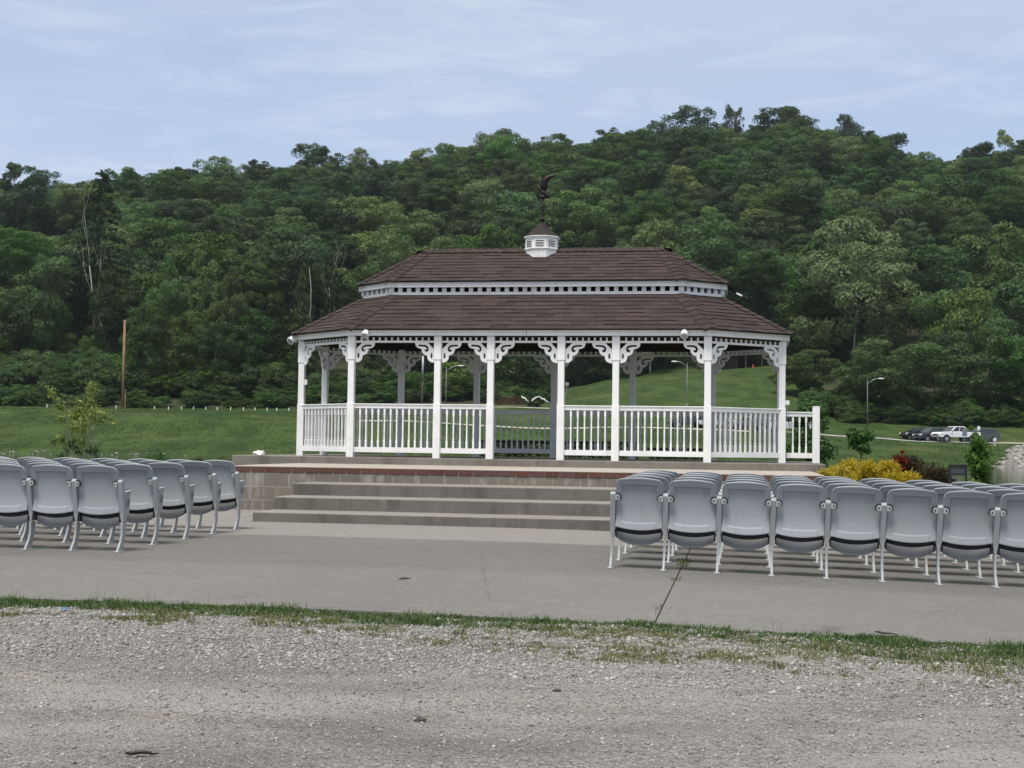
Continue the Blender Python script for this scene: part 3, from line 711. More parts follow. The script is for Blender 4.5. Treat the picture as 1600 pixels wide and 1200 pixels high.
mb = MB(); mb.tube([(u*.205, .014+.012*abs(u), .362-.030*(1-u*u)) for u in [-1,-.75,-.5,-.25,0,.25,.5,.75,1]], .023, 8); mb.build('gap_shade_bar', BLACK, proto, smooth=True)  # black tube added below the back, standing in for the shade in the gap
std_me = standard_mesh().build('standard', STAND, proto, bevel=.002)
ear1 = {}
for s in (-1, 1):
    ear1[s] = (ears_mesh((s,)).build('hinge_bracket', [STAND, BLACK], std_me).data, hinge_mesh(s).build('seat_hinge', BLACK, std_me).data)
std_me.location = (-SP/2, 0, 0)
ORD = ['', 'first', 'second', 'third', 'fourth', 'fifth', 'sixth', 'seventh', 'eighth', 'ninth', 'tenth']
ROWL = ['nearest the gravel', 'second from the gravel', 'middle of the five', 'second from the steps', 'closest to the steps']
panel_data = None
def endcap(t, x, s, panel):
    global panel_data
    o = D.objects.new('end_standard', std_me.data); C.objects.link(o); o.parent = t; o.location = (x, 0, 0)
    b = o.modifiers.new('edge', 'BEVEL'); b.width = .002; b.segments = 1; b.limit_method = 'ANGLE'
    for nm_, d_ in zip(('hinge_bracket', 'seat_hinge'), ear1[s]): e = D.objects.new(nm_, d_); C.objects.link(e); e.parent = o
    if panel:
        if panel_data is None: panel_data = panel_mesh().build('end_panel', [STAND, BADGE], o, bevel=.003).data
        else: e = D.objects.new('end_panel', panel_data); C.objects.link(e); e.parent = o
seats = []
def seat_row(rows, x_aisle, dirn, count, side, rnd):
    for r_, ly in enumerate(rows):
        n = count[r_]
        for k in range(n):
            x = x_aisle + dirn*(k+.5)*SP + ((.13, .09, .09, .08, .08)[r_] if dirn < 0 else 0)
            t = proto if not seats else copy_tree(proto)
            y = ly + rnd.uniform(-.01, .01)
            px, py, _ = W(x, y); t.location = (px, py, SZ(x, y)); t.rotation_euler = (R(rnd.uniform(-.5,.5)), -math.atan(.022) if x > 1.8 else 0, GTH+R(rnd.uniform(-.8,.8)))
            if x > 1.8: t.rotation_euler[1] = math.atan(.022)
            t['label'] = f"grey folding stadium seat, {ORD[k+1]} from the aisle, {side} block, row {ROWL[r_]}"
            t['group'] = f'grey stadium seats in the {side} block'
            seats.append((t, k, r_, dirn, n))
rnd = random.Random(3)
LROWS = [-12.84, -11.98, -11.16, -10.34, -9.62]; RROWS = [-12.80, -11.98, -11.22, -10.46, -9.70]
seat_row(LROWS, -2.31, -1, [4, 5, 6, 6, 7], 'left', rnd)
seat_row(RROWS, 2.55, 1, [8, 9, 9, 10, 10], 'right', rnd)
for t, k, r_, dirn, n in seats:
    ch = {c.name.split('.')[0]: c for c in kids(t)}
    if dirn < 0:                                             # left block: own standard at the left of each seat; the aisle end closes the row
        if k == 0: endcap(t, SP/2, -1, True)
    else:
        if k == 0:                                           # aisle end: single-sided
            s_ = ch['standard']
            for e in kids(s_): D.objects.remove(e)
            D.objects.remove(s_); endcap(t, -SP/2, 1, True)
        if k == n-1: endcap(t, SP/2, -1, False)
# ------------------------------------------------------------------ terrain: one sheet, heights (relative to the lens) by bearing and distance
UK = np.array([-1200, -400, 0, 240, 470, 600, 760, 860, 900, 960, 1100, 1240, 1330, 1450, 1600, 2000, 2800], float)
def row(vals): return np.array(vals, float)
SIL = row([300, 290, 284, 270, 244, 246, 212, 208, 207, 192, 180, 174, 198, 238, 216, 190, 190])
def px(v, d): return (np.interp(UK, UK, 694.6+ROLL*(UK-800)) - v)*d/FPX
YH = 694.6 + ROLL*(np.clip(UK, -400, 2000)-800)
KN = {}
KN[0] = np.full(len(UK), -1.9); KN[9] = np.full(len(UK), -1.6); KN[16] = np.full(len(UK), -1.6); KN[20] = np.full(len(UK), -1.35); KN[24] = np.full(len(UK), -1.12); KN[34] = np.full(len(UK), -1.10); KN[44] = np.full(len(UK), -1.3)
KN[58] = np.full(len(UK), -2.4); KN[118] = np.full(len(UK), -2.4)
KN[136] = np.full(len(UK), -1.55)
KN[165] = row([3.2, 3.2, 3.2, 3.2, 3.0, 2.7, 2.25, 2.1, 2.1, 2.2, 2.3, 1.85, 1.45, 1.0, .95, .9, .9])
KN[168] = KN[165] + .02
KN[176] = row([3.9, 3.9, 3.9, 3.85, 3.85, 3.7, 3.5, 3.2, 3.0, 3.2, 3.2, 2.6, 2.2, 2.0, 2.0, 2, 2])
KN[192] = row([4.4, 4.4, 4.4, 4.4, 4.6, 4.9, 5.2, 5.3, 5.6, 6.2, 6.6, 6.3, 4.3, 4.0, 4.0, 4, 4])
KN[235] = row([14, 14, 14, 14, 14, 13, 9.0, 8.6, 9.6, 10.9, 13.0, 13.8, 13.5, 14, 14, 14, 14])
RID = (YH - SIL - 70)/FPX*520
KN[262] = .80*KN[235] + .20*(KN[235]+ (RID-KN[235])*.12)
KN[262] = np.maximum(KN[262], KN[235]*.97)
KN[330] = KN[235] + (RID-KN[235])*.33; KN[420] = KN[235] + (RID-KN[235])*.68; KN[520] = RID; KN[560] = RID+1; KN[700] = RID*.8; KN[1200] = RID*.5; KN[2500] = RID*.3
DK = np.array(sorted(KN), float); TAB = np.stack([KN[d] for d in sorted(KN)])
rngT = np.random.default_rng(2)
def vnoise(x, y, seed=0):
    xi, yi = np.floor(x).astype(np.int64), np.floor(y).astype(np.int64); fx, fy = x-xi, y-yi; fx = fx*fx*(3-2*fx); fy = fy*fy*(3-2*fy)
    def h(a, b):
        n = (a*374761393 + b*668265263 + seed*1442695041) & 0xffffffff; n = ((n ^ (n >> 13))*1274126177) & 0xffffffff; return ((n ^ (n >> 16)) & 0xffff)/65535.0
    return (h(xi,yi)*(1-fx)+h(xi+1,yi)*fx)*(1-fy) + (h(xi,yi+1)*(1-fx)+h(xi+1,yi+1)*fx)*fy
def fbm(x, y, o=4, seed=0):
    s = 0; a = .5
    for k in range(o): s = s + a*(vnoise(x*2**k, y*2**k, seed+k)-.5); a *= .5
    return s
def zrel(u, d):
    u = np.clip(np.asarray(u, float), UK[0], UK[-1]); d = np.asarray(d, float); u, d = np.broadcast_arrays(u, d)
    iu = np.clip(np.searchsorted(UK, u)-1, 0, len(UK)-2); fu = (u-UK[iu])/(UK[iu+1]-UK[iu]); fu = fu*fu*(3-2*fu)
    i_ = np.clip(np.searchsorted(DK, d)-1, 0, len(DK)-2); fd = np.clip((d-DK[i_])/(DK[i_+1]-DK[i_]), 0, 1)
    a = TAB[i_, iu]*(1-fu)+TAB[i_, iu+1]*fu; b = TAB[i_+1, iu]*(1-fu)+TAB[i_+1, iu+1]*fu
    return a*(1-fd)+b*fd
def uof(x, y): return 800 + FPX*np.clip(np.asarray(x)/np.maximum(np.asarray(y), 1e-3), -4, 4)
def ground_z(x, y):
    d = np.asarray(y, float); z = zrel(uof(x, d), d) + CAMH
    amp = np.clip((d-60)/200, 0, 1)
    return z + fbm(np.asarray(x)/14+50, d/14+9, 3, 5)*2.2*amp*np.clip((d-185)/40, .12, 1)
def gpt(u, d):
    x = (u-800)/FPX*d; return Vector((x, d, float(ground_z(np.array([x]), np.array([d]))[0])))
def build_ground():
    ds = np.concatenate([np.linspace(-60, 0, 4), np.linspace(1.5, 60, 40), np.linspace(63, 135, 20), np.linspace(137, 200, 43), np.linspace(203, 300, 36), np.linspace(306, 560, 40), np.linspace(580, 900, 8)])
    ts = np.concatenate([np.linspace(-2.4, -.62, 18), np.linspace(-.6, .6, 150), np.linspace(.62, 2.4, 18)])
    n = len(ts); V = []
    for d in ds:
        w = max(d, 14) if d > -1 else 14
        x = ts*w if d > 20 else ts*np.interp(max(d,0), [0, 20], [30, 20]); y = np.full(n, d)
        z = np.where(d > 0, ground_z(x, y), -1.42+CAMH)
        V.append(np.stack([x, y, z], 1))
    V = np.concatenate(V); m = len(ds); i, j = np.meshgrid(np.arange(n-1), np.arange(m-1)); a = (j*n+i).ravel()
    F = np.stack([a, a+1, a+n+1, a+n], 1)
    o = raw('ground', V, F, GROUND, smooth=True); tag(o, kind='structure')
    u = uof(V[:,0], V[:,1]); d = V[:,1]
    start = np.interp(u, [0, 470, 600, 760, 860, 900, 1240, 1300, 2000], [186, 186, 190, 194, 205, 242, 245, 186, 186])
    wild = np.clip((d-start)/8, 0, 1)
    at_ = o.data.attributes.new('wild', 'FLOAT', 'POINT'); at_.data.foreach_set('value', wild.astype(np.float32))
build_ground()
# lake
t = NT('lake_water', .06, .5); t.col((.020,.030,.024)); nn = t.noise(2.2, 3, .5, t.pos(), stretch=(1, 2.5, 1)); t.bump(nn, .10, .05)
MB().add([(-160,40,-.50),(160,40,-.50),(160,137,-.50),(-160,137,-.50)], [(0,1,2,3)]).build('lake', t.m); tag(D.objects['lake'], kind='structure')
# shore road and the pale path across the far lawn
ASPH = plain('pale_road', (.34,.33,.31), .9, .2, var=.15, scale=.8)
PATHM = plain('pale_path', (.40,.37,.33), .9, .2, var=.25, scale=.9)
def strip(name, uds, halfw, mat, lift=.012, taper=None):
    V = []; F = []
    P = [gpt(u, d) for u, d in uds]
    for i, p in enumerate(P):
        t_ = (P[min(i+1, len(P)-1)]-P[max(0, i-1)]); t_.z = 0; t_.normalize(); nr = Vector((-t_.y, t_.x, 0))
        for s in (-1, -.33, .33, 1):
            q = p+nr*s*halfw; q.z = float(ground_z(np.array([q.x]), np.array([q.y]))[0])+lift+ (.05 if abs(s) < 1 else .03); V.append(q)
    for i in range(len(P)-1):
        for k in range(3): a = i*4+k; F.append((a, a+1, a+5, a+4))
    o = MB().add(V, F).build(name, mat, smooth=True); tag(o, kind='structure'); return o
strip('road', [(u, 166.5 if u > 1290 else 166.5+(1290-u)*.006) for u in range(1180, 2900, 20)], 2.2, ASPH)
strip('path', [(u, 164.2+.9*math.sin(u*.021)) for u in range(560, 1180, 12)], .55, PATHM)
strip('gravel_patch', [(u, 190.3+.5*math.sin(u*.05)) for u in range(740, 866, 7)], .45, PATHM)
# ------------------------------------------------------------------ gravel lot near the lens
def gz_(x, y):
    return -.052 - np.clip(9.3-y, 0, 12)*.030 - np.clip(x-1.0, 0, 6)*.020 + fbm(x*1.1+7, y*1.6+3, 4, 11)*.030 + fbm(x*7, y*7, 2, 4)*.006
def build_gravel():
    xs = np.linspace(-9, 9, 300); ys = np.concatenate([np.linspace(-6, 4, 40), np.linspace(4.03, 10.6, 260)])
    X, Y = np.meshgrid(xs, ys); Z = gz_(X, Y); V = np.stack([X.ravel(), Y.ravel(), Z.ravel()], 1); n = len(xs)
    lx = cg*(V[:,0]-GX)+sg*(V[:,1]-GY); ly = -sg*(V[:,0]-GX)+cg*(V[:,1]-GY)
    i, j = np.meshgrid(np.arange(n-1), np.arange(len(ys)-1)); a = (j*n+i).ravel(); F = np.stack([a, a+1, a+n+1, a+n], 1)
    keep = (ly[F].min(1) < -16.45); F = F[keep]
    tag(raw('gravel_lot', V, F, GRAVEL, smooth=True), kind='structure')
build_gravel()
ICO = None
def stones(n=85000):
    rng = np.random.default_rng(4)
    bm = bmesh.new(); bmesh.ops.create_icosphere(bm, subdivisions=1, radius=1); B = np.array([v.co for v in bm.verts]); FF = np.array([[v.index for v in f.verts] for f in bm.faces]); bm.free()
    d = 4.55 + (10.2-4.55)*rng.random(n*3)**.85; x = (rng.random(n*3)*2-1)*.43*d + .02*d
    lx = cg*(x-GX)+sg*(d-GY); ly = -sg*(x-GX)+cg*(d-GY); e = -16.5-ly
    loose = np.exp(-((e-.9)/1.2)**2)*.75 + .24
    loose *= .25+1.6*np.clip(fbm(x*.9+3, d*1.8, 3, 21)+.5, 0, 1)
    k = (e > .02) & (rng.random(n*3) < loose); x, d, e = x[k][:n], d[k][:n], e[k][:n]; n = len(x)
    s = rng.lognormal(math.log(.0054), .45, n); s = np.clip(s, .0032, .019); s *= np.where(np.abs(e-.9) < 1.0, 1.08, .78)
    sc = s[:,None]*rng.uniform(.6, 1.25, (n,3)); sc[:,2] *= .62
    jit = rng.uniform(.72, 1.2, (n, len(B), 1)); V = B[None]*jit*sc[:,None,:]
    a = rng.random(n)*6.283; c, s_ = np.cos(a)[:,None], np.sin(a)[:,None]; til = rng.normal(0, .25, n)[:,None]
    Xr, Yr = V[:,:,0]*c - V[:,:,1]*s_, V[:,:,0]*s_ + V[:,:,1]*c; Zr = V[:,:,2] + Xr*til
    z0 = gz_(x, d) + sc[:,2]*.35
    V = np.stack([Xr+x[:,None], Yr+d[:,None], Zr+z0[:,None]], 2).reshape(-1, 3)
    F = (FF[None] + (np.arange(n)*len(B))[:,None,None]).reshape(-1, 3)
    tag(raw('gravel_stones', V, F, STONE), kind='stuff')
stones()
def blades(name, x, y, z, h, w, mat, rng, lean=.5, kind='stuff'):
    n = len(x); a = rng.random(n)*6.283; dx, dy = np.cos(a), np.sin(a); la = rng.random(n)*6.283; ll = rng.random(n)*lean*h
    lx_, ly_ = np.cos(la)*ll, np.sin(la)*ll
    P = lambda px_, py_, pz_: np.stack([px_, py_, pz_], 1)
    V = np.stack([P(x-dx*w/2, y-dy*w/2, z), P(x+dx*w/2, y+dy*w/2, z), P(x+dx*w*.35+lx_*.4, y+dy*w*.35+ly_*.4, z+h*.6), P(x-dx*w*.35+lx_*.4, y-dy*w*.35+ly_*.4, z+h*.6), P(x+lx_+dx*w*.06, y+ly_+dy*w*.06, z+h*(1-.25*lean)), P(x+lx_-dx*w*.06, y+ly_-dy*w*.06, z+h*(1-.25*lean))], 1).reshape(-1, 3)
    b = (np.arange(n)*6)[:,None]; F = np.concatenate([b+np.array([[0,1,2,3]]), b+np.array([[3,2,4,5]])])
    o = raw(name, V, F, mat)
    if kind: tag(o, kind=kind)
    return o
def local_to_world(lx, ly): return GX+cg*lx-sg*ly, GY+sg*lx+cg*ly
def edge_grass():
    rng = np.random.default_rng(8)
    X = []; Y = []; H = []; L_ = []
    for k in range(3900):                                    # ragged tufts, each with its own height and vigour
        tx = rng.uniform(-3.6, 8.6); w = np.interp(tx, [-3.6, 0, 2.2, 4, 6, 8], [.22, .24, .32, .46, .72, 1.0]); dep = rng.random()**1.7*w*1.2
        pat = float(fbm(np.array([tx*1.1]), np.array([dep*3.]), 3, 71)[0])+.5
        if rng.random() > -.05+1.6*pat-.35*dep/w: continue
        ht = rng.lognormal(math.log(.031), .45)*(.30+1.35*pat); m = int(rng.integers(18, 60)); r_ = rng.uniform(.015, .06)
        X.append(tx+rng.normal(0, r_*1.3, m)); Y.append(np.minimum(-16.5-dep+rng.normal(0, r_*.7, m), -16.47)); H.append(ht*rng.uniform(.45, 1.2, m))
    lx, ly, h = np.concatenate(X), np.concatenate(Y), np.clip(np.concatenate(H), .006, .085); x, y = local_to_world(lx, ly)
    blades('edge_grass', x, y, gz_(x, y), h, rng.uniform(.003, .008, len(x)), GRASSB, rng, 1.1)
    n = 70; lx = rng.choice([-2.7,-2.5,-.55,-.3,.2,3.95,-1.2], n)+rng.normal(0, .09, n); ly = -16.5-rng.random(n)*.06; x, y = local_to_world(lx, ly)
    blades('seed_stalks', x, y, gz_(x, y), rng.uniform(.05, .15, n), np.full(n, .0022), GRASSDRY, rng, .5)
    n = 90000; lx = rng.uniform(-2.6, 8.5, n); w0 = np.interp(lx, [-1, 2, 4, 6, 8], [.2, .30, .42, .6, .8]); w1 = np.interp(lx, [-2.6, -1, 1.5, 2.6, 4, 6, 8], [.5, .75, .9, 1.3, 1.45, 1.5, 1.55])
    dep = w0*.6 + rng.random(n)*(w1-w0*.6); ly = -16.5-dep; cl = .45*(fbm(lx*2.2+9, ly*3.2, 4, 44)+.5)+.55*(fbm(lx*9+2, ly*13, 3, 45)+.5); k = (cl > .40+.16*(dep/w1)**1.5+.16*rng.random(n)-.05*np.clip(lx/6, 0, 1)); lx, ly, cl = lx[k], ly[k], cl[k]
    x, y = local_to_world(lx, ly)
    blades('sparse_grass', x, y, gz_(x, y), rng.uniform(.012, .036, len(x)), rng.uniform(.003, .007, len(x)), GRASSDRY, rng, .9)
    # weeds rooted in the slab joint
    n = 260; ly = rng.choice([-12.0,-11.75,-12.3,-13.6,-15.6], n, p=[.36,.28,.18,.1,.08])+rng.normal(0, .09, n); lx = 3.17+rng.normal(0, .035, n); x, y = local_to_world(lx, ly)
    z = np.array([SZ(a, b) for a, b in zip(lx, ly)])-.01; blades('joint_weeds', x, y, z, rng.uniform(.02, .06, n), rng.uniform(.004, .008, n), GRASSB, rng, .9)
edge_grass()
# ------------------------------------------------------------------ trees
def leafcloud(cent, rad, n, size, rng, up=.25, shell=(.70,1.05), aspect=.62, ntow=1.0, flat=1.0, normals=False):
    """n leaf-clump quads spread over the lobes' shells; returns V,F"""
    cent = np.asarray(cent, float); rad = np.asarray(rad, float); w = rad**2; idx = rng.choice(len(rad), n, p=w/w.sum())
    dirv = rng.normal(size=(n,3)); dirv[:,2] += up; dirv /= np.linalg.norm(dirv, axis=1)[:,None]
    r = rad[idx]*rng.uniform(shell[0], shell[1], n)
    p = cent[idx] + dirv*r[:,None]*np.array([1,1,flat])
    nr = dirv*ntow + rng.normal(size=(n,3))*.42; nr /= np.linalg.norm(nr, axis=1)[:,None]
    a = np.cross(nr, rng.normal(size=(n,3))); a /= np.linalg.norm(a, axis=1)[:,None]; b = np.cross(nr, a)
    s = size*rng.uniform(.55, 1.35, n); a *= s[:,None]; b *= (s*aspect)[:,None]
    fold = nr*(s*.18)[:,None]
    V = np.stack([p-a, p-b*.9+fold*.3+a*.1, p+a, p+b*.9+fold*.3+a*.1], 1).reshape(-1, 3)
    F = np.arange(n*4).reshape(-1, 4)
    if normals:                                              # leaf sprays shade as the bough they belong to
        g = np.cross(V[1::4]-V[0::4], V[3::4]-V[0::4]); flip = (g*dirv).sum(1) < 0; F[flip] = F[flip][:, ::-1]
        cd_ = p - np.array([0,0,.35]); cd_ /= np.maximum(1e-6, np.linalg.norm(cd_, axis=1))[:,None]
        N = dirv*.95 + cd_*.35 + rng.normal(size=(n,3))*.30; N /= np.linalg.norm(N, axis=1)[:,None]
        return V, F, np.repeat(N, 4, 0)
    return V, F
def lobes(seed, nl, prof, rlo, rhi, jit=.10):
    """prof(z)->max radius (unit height, unit diameter .5)"""
    rng = np.random.default_rng(seed); c = []; r = []
    for k in range(nl):
        z = rng.uniform(.08, .94); m = prof(z); rr = rng.uniform(rlo, rhi)*(.65+.7*m); a = rng.random()*6.283; q = max(0, m-rr*.55)*math.sqrt(rng.uniform(.25, 1))
        c.append((q*math.cos(a), q*math.sin(a), min(z, 1-rr*.55))); r.append(rr)
    return c, r
def dome(lo=.0): return lambda z: .5*math.sqrt(max(0, 1-((z-.45)/.58)**2))
def tall_(z): return .5*max(.1, (1-abs(z-.42)/.62)**.55) if abs(z-.42) < .62 else .05
def vase(z): return .5*min(1, .35+z*1.05)*math.sqrt(max(0, 1-max(0, (z-.62)/.42)**2))
CROWN = {}
def crown_mesh(key, seed, nl, prof, rlo, rhi, n, size, flat=.85):
    rng = np.random.default_rng(seed+100); c, r = lobes(seed, nl, prof, rlo, rhi)
    c2 = []; r2 = []                                             # each bough carries smaller sprays round it
    for (x, y, z), rr in zip(c, r):
        c2.append((x, y, z)); r2.append(rr)
        for _ in range(5):
            d = rng.normal(size=3); d[2] = abs(d[2])*.7; d /= np.linalg.norm(d); c2.append((x+d[0]*rr*.8, y+d[1]*rr*.8, z+d[2]*rr*.7)); r2.append(rr*rng.uniform(.30, .5))
    V, F, N = leafcloud(c2, r2, n, size, rng, flat=flat, normals=True)
    me = D.meshes.new('crown_'+key); me.vertices.add(len(V)); me.vertices.foreach_set('co', V.astype(np.float32).ravel())
    me.loops.add(F.size); me.loops.foreach_set('vertex_index', F.astype(np.int32).ravel()); me.polygons.add(len(F)); me.polygons.foreach_set('loop_start', np.arange(0, F.size, 4, dtype=np.int32))
    me.update(calc_edges=True); me.polygons.foreach_set('use_smooth', np.ones(len(F), bool)); me.normals_split_custom_set_from_vertices(N.tolist()); CROWN[key] = me; return me
crown_mesh('broad', 1, 26, dome(), .11, .19, 8500, .0200)
crown_mesh('round', 2, 18, dome(), .14, .22, 8000, .0200)
crown_mesh('lumpy', 3, 15, dome(), .13, .25, 8000, .0210)
crown_mesh('tall', 4, 34, tall_, .10, .19, 8000, .0185)
crown_mesh('vase', 5, 30, vase, .09, .18, 7500, .0205)
crown_mesh('loose', 6, 24, tall_, .08, .15, 4200, .0205)
crown_mesh('airy', 7, 46, dome(), .07, .13, 12000, .0170)
crown_mesh('tallfine', 10, 40, tall_, .08, .15, 14000, .0150)
crown_mesh('grand', 8, 40, dome(), .09, .17, 22000, .0128)
crown_mesh('grandvase', 9, 44, vase, .08, .16, 22000, .0128)
def conifer_mesh(key, seed, n=5200, open_=.0):
    rng = np.random.default_rng(seed); Vs = []; nb = 110
    ang = rng.random(nb)*6.283; zz = np.sort(rng.uniform(.10, .985, nb)); 
    P = []; A = []; Sz = []
    for a, z in zip(ang, zz):
        L_ = .5*(1.02-z)**.75*rng.uniform(.65, 1.1)+.03; droop = rng.uniform(.15, .35)
        m = int(n/nb*(.4+1.2*(1-z)))
        t = rng.random(m)**.7; P.append(np.stack([np.cos(a)*L_*t, np.sin(a)*L_*t, z - droop*L_*t**1.5*.55 + rng.normal(0, .006, m)], 1) + rng.normal(0, .012, (m,3))*np.array([1,1,.6])*(1.2-t)[:,None])
    P = np.concatenate(P); m = len(P); nr = rng.normal(size=(m,3))*.5+np.array([0,0,.9]); nr /= np.linalg.norm(nr, axis=1)[:,None]
    a = np.cross(nr, rng.normal(size=(m,3))); a /= np.linalg.norm(a, axis=1)[:,None]; b = np.cross(nr, a); s = .022*rng.uniform(.6, 1.4, m); a *= s[:,None]; b *= (s*.45)[:,None]
    V = np.stack([P-a, P-b, P+a, P+b], 1).reshape(-1, 3); F = np.arange(m*4).reshape(-1, 4)
    me = D.meshes.new('crown_'+key); me.vertices.add(len(V)); me.vertices.foreach_set('co', V.astype(np.float32).ravel()); me.loops.add(F.size); me.loops.foreach_set('vertex_index', F.astype(np.int32).ravel())
    me.polygons.add(len(F)); me.polygons.foreach_set('loop_start', np.arange(0, F.size, 4, dtype=np.int32)); me.update(calc_edges=True); CROWN[key] = me
conifer_mesh('conifer', 11); conifer_mesh('pine', 12, 7000)
def trunk_mb(H, r0, seed, limbs=7, top=.86, w=.5, lo=.3):
    rng = random.Random(seed); mb = MB(); pts = []; n = 7; x = y = 0
    for i in range(n):
        z = H*top*i/(n-1); pts.append((x, y, z-.3 if i == 0 else z)); x += rng.uniform(-.022,.022)*H; y += rng.uniform(-.022,.022)*H
    rad = [r0*(1.25 if i == 0 else 1)*(1-.86*i/(n-1)) for i in range(n)]; mb.tube(pts, rad, 8)
    for k in range(limbs):
        f = rng.uniform(lo, .85); i = f*(n-1); j = min(n-2, int(i)); p = Vector(pts[j]).lerp(Vector(pts[j+1]), i-j); a = rng.random()*6.283; L_ = w*rng.uniform(.5, .9)*(1.1-.5*f)
        d = Vector((math.cos(a), math.sin(a), rng.uniform(.35, 1.0))); q = [p, p+d*L_*.35+Vector((0,0,.02*H)), p+d*L_*.7+Vector((0,0,.05*H)), p+d*L_+Vector((0,0,.10*H))]
        r_ = r0*(1-.8*f)*.55; mb.tube(q, [r_, r_*.7, r_*.45, r_*.15], 5)
    return mb
tree_things = []
def tree(u, vtop, wpx, d, kind, leaf, label, cat='tree', vbase=None, bark=None, group=None, zfrac=.30, name=None, limbs=7, thick=.8):
    """tree whose top stands at photo pixel (u, vtop) at distance d, rooted in the terrain there"""
    g = gpt(u, d); top = at(u, vtop, d); H = max(2.0, top.z-g.z); w = wpx*d/FPX
    t = empty(name or ('conifer_tree' if kind in ('conifer','pine') else 'broadleaf_tree'), g, random.Random(int(u*7+vtop)).random()*6.28, label, cat, group)
    ch = H*(1-zfrac)
    if kind not in ('conifer','pine','loose','tall','tallfine'): ch = min(ch, w*1.15)
    elif kind in ('tall','tallfine','loose'): ch = min(ch, w*1.85)
    me = CROWN[kind]
    o = D.objects.new('crown', me); C.objects.link(o); o.parent = t
    if not me.materials: me.materials.append(LEAF)
    o.material_slots[0].link = 'OBJECT'; o.material_slots[0].material = leaf
    o.scale = (w, w, ch); o.location = (0, 0, H-ch)
    trunk_mb(H, .016*H*thick, int(u+vtop), limbs, .88 if kind not in ('conifer','pine') else .97, w*.5).build('trunk', bark or BARK, t, smooth=True)
    tree_things.append((u, d, wpx, vtop)); return t
def bare_tree(u, vtop, vbase, d, label, bark, seed, spread=.25, r=.016):
    g = gpt(u, d); top = at(u, vtop, d); H = top.z-g.z; t = empty('bare_tree', g, 0, label, 'tree'); rng = random.Random(seed)
    mb = MB(); p = Vector((0,0,-.3)); d_ = Vector((rng.uniform(-.05,.05), 0, 1)); 
    def grow(mb, p, dirv, L_, r_, depth):
        pts = [p]; q = p.copy(); dv = dirv.copy()
        for i in range(4): dv = (dv+Vector((rng.uniform(-.16,.16), rng.uniform(-.16,.16), .05))).normalized(); q = q+dv*L_/4; pts.append(q.copy())
        mb.tube(pts, [r_*(1-.55*i/4) for i in range(5)], 6)
        if depth > 0:
            for k in range(3 if depth > 1 else 2):
                s = pts[rng.choice([2,3,4])] ; nd = (dv+Vector((rng.uniform(-1,1)*spread*2.6, rng.uniform(-1,1)*spread*2, .3))).normalized(); grow(mb, s, nd, L_*rng.uniform(.4,.62), r_*.42, depth-1)
    grow(mb, p, d_, H*.62, r*H, 3); mb.build('trunk', bark, t, smooth=True); tree_things.append((u, d, 30, vtop)); return t
ANYT = ['broad','round','lumpy','tall','vase','airy']
# -- right of the gazebo
tree(1335, 352, 250, 236, 'grand', LEAFPALE, 'huge pale green cottonwood standing right of the gazebo roof, broadest crown on the slope', zfrac=.10, bark=BARKPALE, thick=.55, limbs=10)
tree(1262, 548, 120, 200, 'grand', LEAFMID, 'spreading bright green tree just right of the gazebo, overhanging the lawn edge', zfrac=.22)
tree(1392, 530, 190, 192, 'grandvase', LEAFMID, 'wide bright green tree with layered boughs behind the curved street lamp', zfrac=.14)
tree(1545, 500, 170, 196, 'grand', LEAFMID, 'large mid green dome shaped tree above the parked pickup at right', zfrac=.12)
tree(1620, 520, 150, 190, 'grandvase', LEAFMID, 'bright green tree cut by the right edge of the picture above the road', zfrac=.12)
tree(1505, 455, 120, 214, 'round', LEAFPALE, 'pale green rounded tree between the cottonwood and the right edge', zfrac=.2)
tree(1585, 440, 130, 222, 'tall', LEAF, 'tall mid green tree with stacked boughs near the right edge, above the dome shaped one', zfrac=.2)
tree(1462, 520, 110, 208, 'tall', LEAFDARK, 'dark tree in the shaded gap right of the cottonwood', zfrac=.15)
tree(1560, 355, 150, 262, 'vase', LEAFMID, 'green flat topped tree high on the slope near the right edge', zfrac=.25)
tree(1320, 183, 62, 505, 'round', LEAFDARK, 'dark rounded tree on the skyline right of the summit gap')
tree(1385, 206, 78, 500, 'lumpy', LEAFDARK, 'low dark spreading tree at the end of the skyline before the dip')
tree(1138, 166, 34, 520, 'tall', LEAFDARK, 'slender dark tree with a see-through top on the summit skyline', zfrac=.15)
tree(1154, 168, 20, 522, 'loose', LEAF, 'thin lone sapling-like tree standing clear on the summit skyline', zfrac=.3)
tree(1570, 204, 46, 470, 'loose', LEAFPALE, 'pale wispy poplar on the right skyline')
tree(1216, 166, 84, 515, 'broad', LEAFDARK, 'broad dark oak forming the highest point of the ridge')
tree(1075, 170, 92, 518, 'lumpy', LEAFDARK, 'wide dark oak on the ridge left of the two thin skyline trees')
# -- behind and above the gazebo
tree(1018, 236, 92, 420, 'grand', LEAFMID, 'bright green tree glowing among darker ones high on the hill centre')
tree(905, 300, 140, 330, 'grand', LEAFPALE, 'pale green billowing tree directly behind the weathervane')
tree(1028, 346, 110, 300, 'round', LEAFPALE, 'pale rounded tree just above the right half of the gazebo ridge', zfrac=.2)
tree(608, 368, 86, 262, 'round', LEAFMID, 'light green rounded tree above the left end of the gazebo roof', zfrac=.18)
tree(760, 352, 100, 290, 'lumpy', LEAFMID, 'mid green lumpy tree above the gazebo ridge left of the cupola', zfrac=.2)
tree(722, 568, 92, 208, 'round', LEAFMID, 'bright round tree seen through the gazebo beside a street lamp', zfrac=.06)
tree(815, 520, 110, 216, 'broad', LEAF, 'mid green tree seen through the open door bay of the gazebo', zfrac=.15)
tree(640, 545, 110, 214, 'lumpy', LEAFDARK, 'dark tree seen through the left long bay of the gazebo', zfrac=.1)
